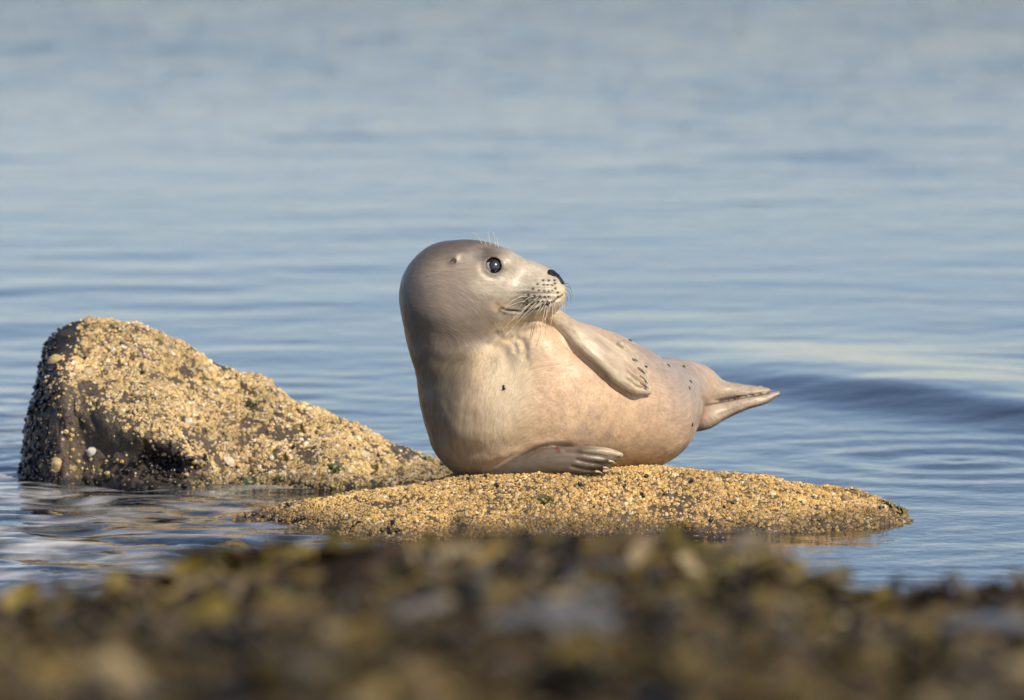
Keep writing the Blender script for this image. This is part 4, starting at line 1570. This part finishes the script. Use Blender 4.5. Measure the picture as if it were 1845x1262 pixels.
YEL = [(.15, .115, .02), (.115, .088, .018), (.19, .14, .025), (.08, .06, .015)]
OLV = [(.12, .095, .02), (.16, .12, .025), (.08, .06, .015)]
DRK = [(.018, .012, .008), (.03, .018, .010), (.04, .026, .012)]
PAL = [(.26, .21, .12), (.20, .17, .10), (.30, .24, .15)]
CLUMPS = [  # u, v, depth, spread, colours, n, label
    (1425, 1095, -6.2, .060, OLV, 110, 'large olive yellow wrack clump at right where the bank drops to the water'),
    (470, 1035, -5.5, .035, YEL, 60, 'small bright yellow wrack tuft left of centre near the crest of the bank'),
    (612, 1030, -5.5, .040, YEL, 70, 'bright yellow wrack clump just left of the middle of the bank crest'),
    (115, 1085, -5.5, .045, OLV, 70, 'upright olive wrack clump at the far left of the bank'),
    (395, 1075, -5.8, .040, DRK, 70, 'dark brown wrack clump left of the yellow tufts'),
    (840, 1070, -5.3, .055, DRK, 70, 'dark wrack patch on the highest part of the bank below the seal'),
    (1745, 1070, -5.4, .060, DRK, 110, 'reddish dark wrack mound at the far right of the bank'),
    (1290, 1040, -5.6, .045, PAL, 70, 'pale buff wrack tuft left of the large olive clump'),
    (870, 1080, -6.4, .040, PAL, 60, 'pale buff wrack tuft in the middle of the bank'),
    (560, 1170, -7.1, .045, YEL, 60, 'dull yellow wrack tuft low on the left of the bank'),
    (1180, 1120, -6.7, .040, OLV, 60, 'olive wrack tuft low between the middle and the large olive clump'),
]
for k, (u, v, y, sp_, cols, nn, lab) in enumerate(CLUMPS):
    r2 = np.random.default_rng(200 + k)
    c = ground_hit(u, v + 26)
    y = float(c[1])
    s = np.column_stack([c[0] + r2.normal(0, sp_ * 0.9, nn), y + r2.normal(0, sp_ * 1.3, nn)])
    v_, f_, c_ = wrack(s, r2, cols, (0.05, 0.11), (0.008, 0.018), 0.045)
    zg = float(ground_z(np.array([c[0]]), np.array([y]))[0])
    me = mesh_np('wrack_clump', v_ - np.array([c[0], y, zg]), f_)
    add_attr(me, 'tint', c_)
    o = obj('wrack_clump', me, M_WEED)
    o.location = (c[0], y, zg)
    tag(o, lab, 'seaweed', 'wrack clumps on the foreground bank')
STONES = [(40, 1150, -6.8, .055, (.10, .105, .12), 'blue grey wet stone at the left edge of the frame'),
          (1095, 1085, -6.3, .045, (.09, .097, .11), 'blue grey wet stone right of the middle among the wrack'),
          (1060, 1130, -6.7, .040, (.17, .18, .20), 'darker grey stone below the middle of the bank'),
          (1000, 1225, -7.5, .060, (.11, .11, .105), 'pale grey stone at the bottom edge near the middle'),
          (760, 1165, -7.1, .040, (.19, .165, .13), 'buff grey stone low in the middle of the bank'),
          (1600, 1120, -6.5, .040, (.20, .20, .22), 'grey stone between the olive clump and the dark right mound'),
          (1790, 1215, -7.4, .055, (.11, .115, .12), 'pale wet stone at the bottom right corner')]
for k, (u, v, y, r, c, lab) in enumerate(STONES):
    r *= 1.05
    b, f = blob((r * 1.2, r, r * 0.75), 30 + k, 3, 0.22)
    me = mesh_np('stone', b, f)
    add_attr(me, 'tint', np.tile(np.array(c), (len(b), 1)))
    o = obj('stone', me, M_STONE)
    p = ground_hit(u, v + 12)
    y = float(p[1])
    o.location = (p[0], y, float(ground_z(np.array([p[0]]), np.array([y]))[0]) + r * 0.45)
    tag(o, lab, 'stone', 'wet stones among the wrack')

# ------------------------------------------------------------------ small stones awash by the seal rock
for k, (u, v, r, c, lab) in enumerate([
        (1248, 968, (.020, .014, .010), (.05, .042, .03), 'dark rounded wet stone breaking the water in front of the seal rock'),
        (1284, 971, (.010, .008, .007), (.03, .026, .022), 'small pointed dark stone just right of the rounded wet one'),
        (1300, 971, (.008, .007, .005), (.035, .03, .024), 'smallest dark stone in the row in front of the seal rock')]):
    b, f = blob(r, 60 + k, 3, 0.25)
    me = mesh_np('stone', b, f)
    add_attr(me, 'tint', np.tile(np.array(c), (len(b), 1)))
    o = obj('stone', me, M_STONE)
    p = PW(u, v, 0.0)
    o.location = (p[0], p[1], r[2] * 0.1)
    tag(o, lab, 'stone', 'small stones awash near the seal rock')
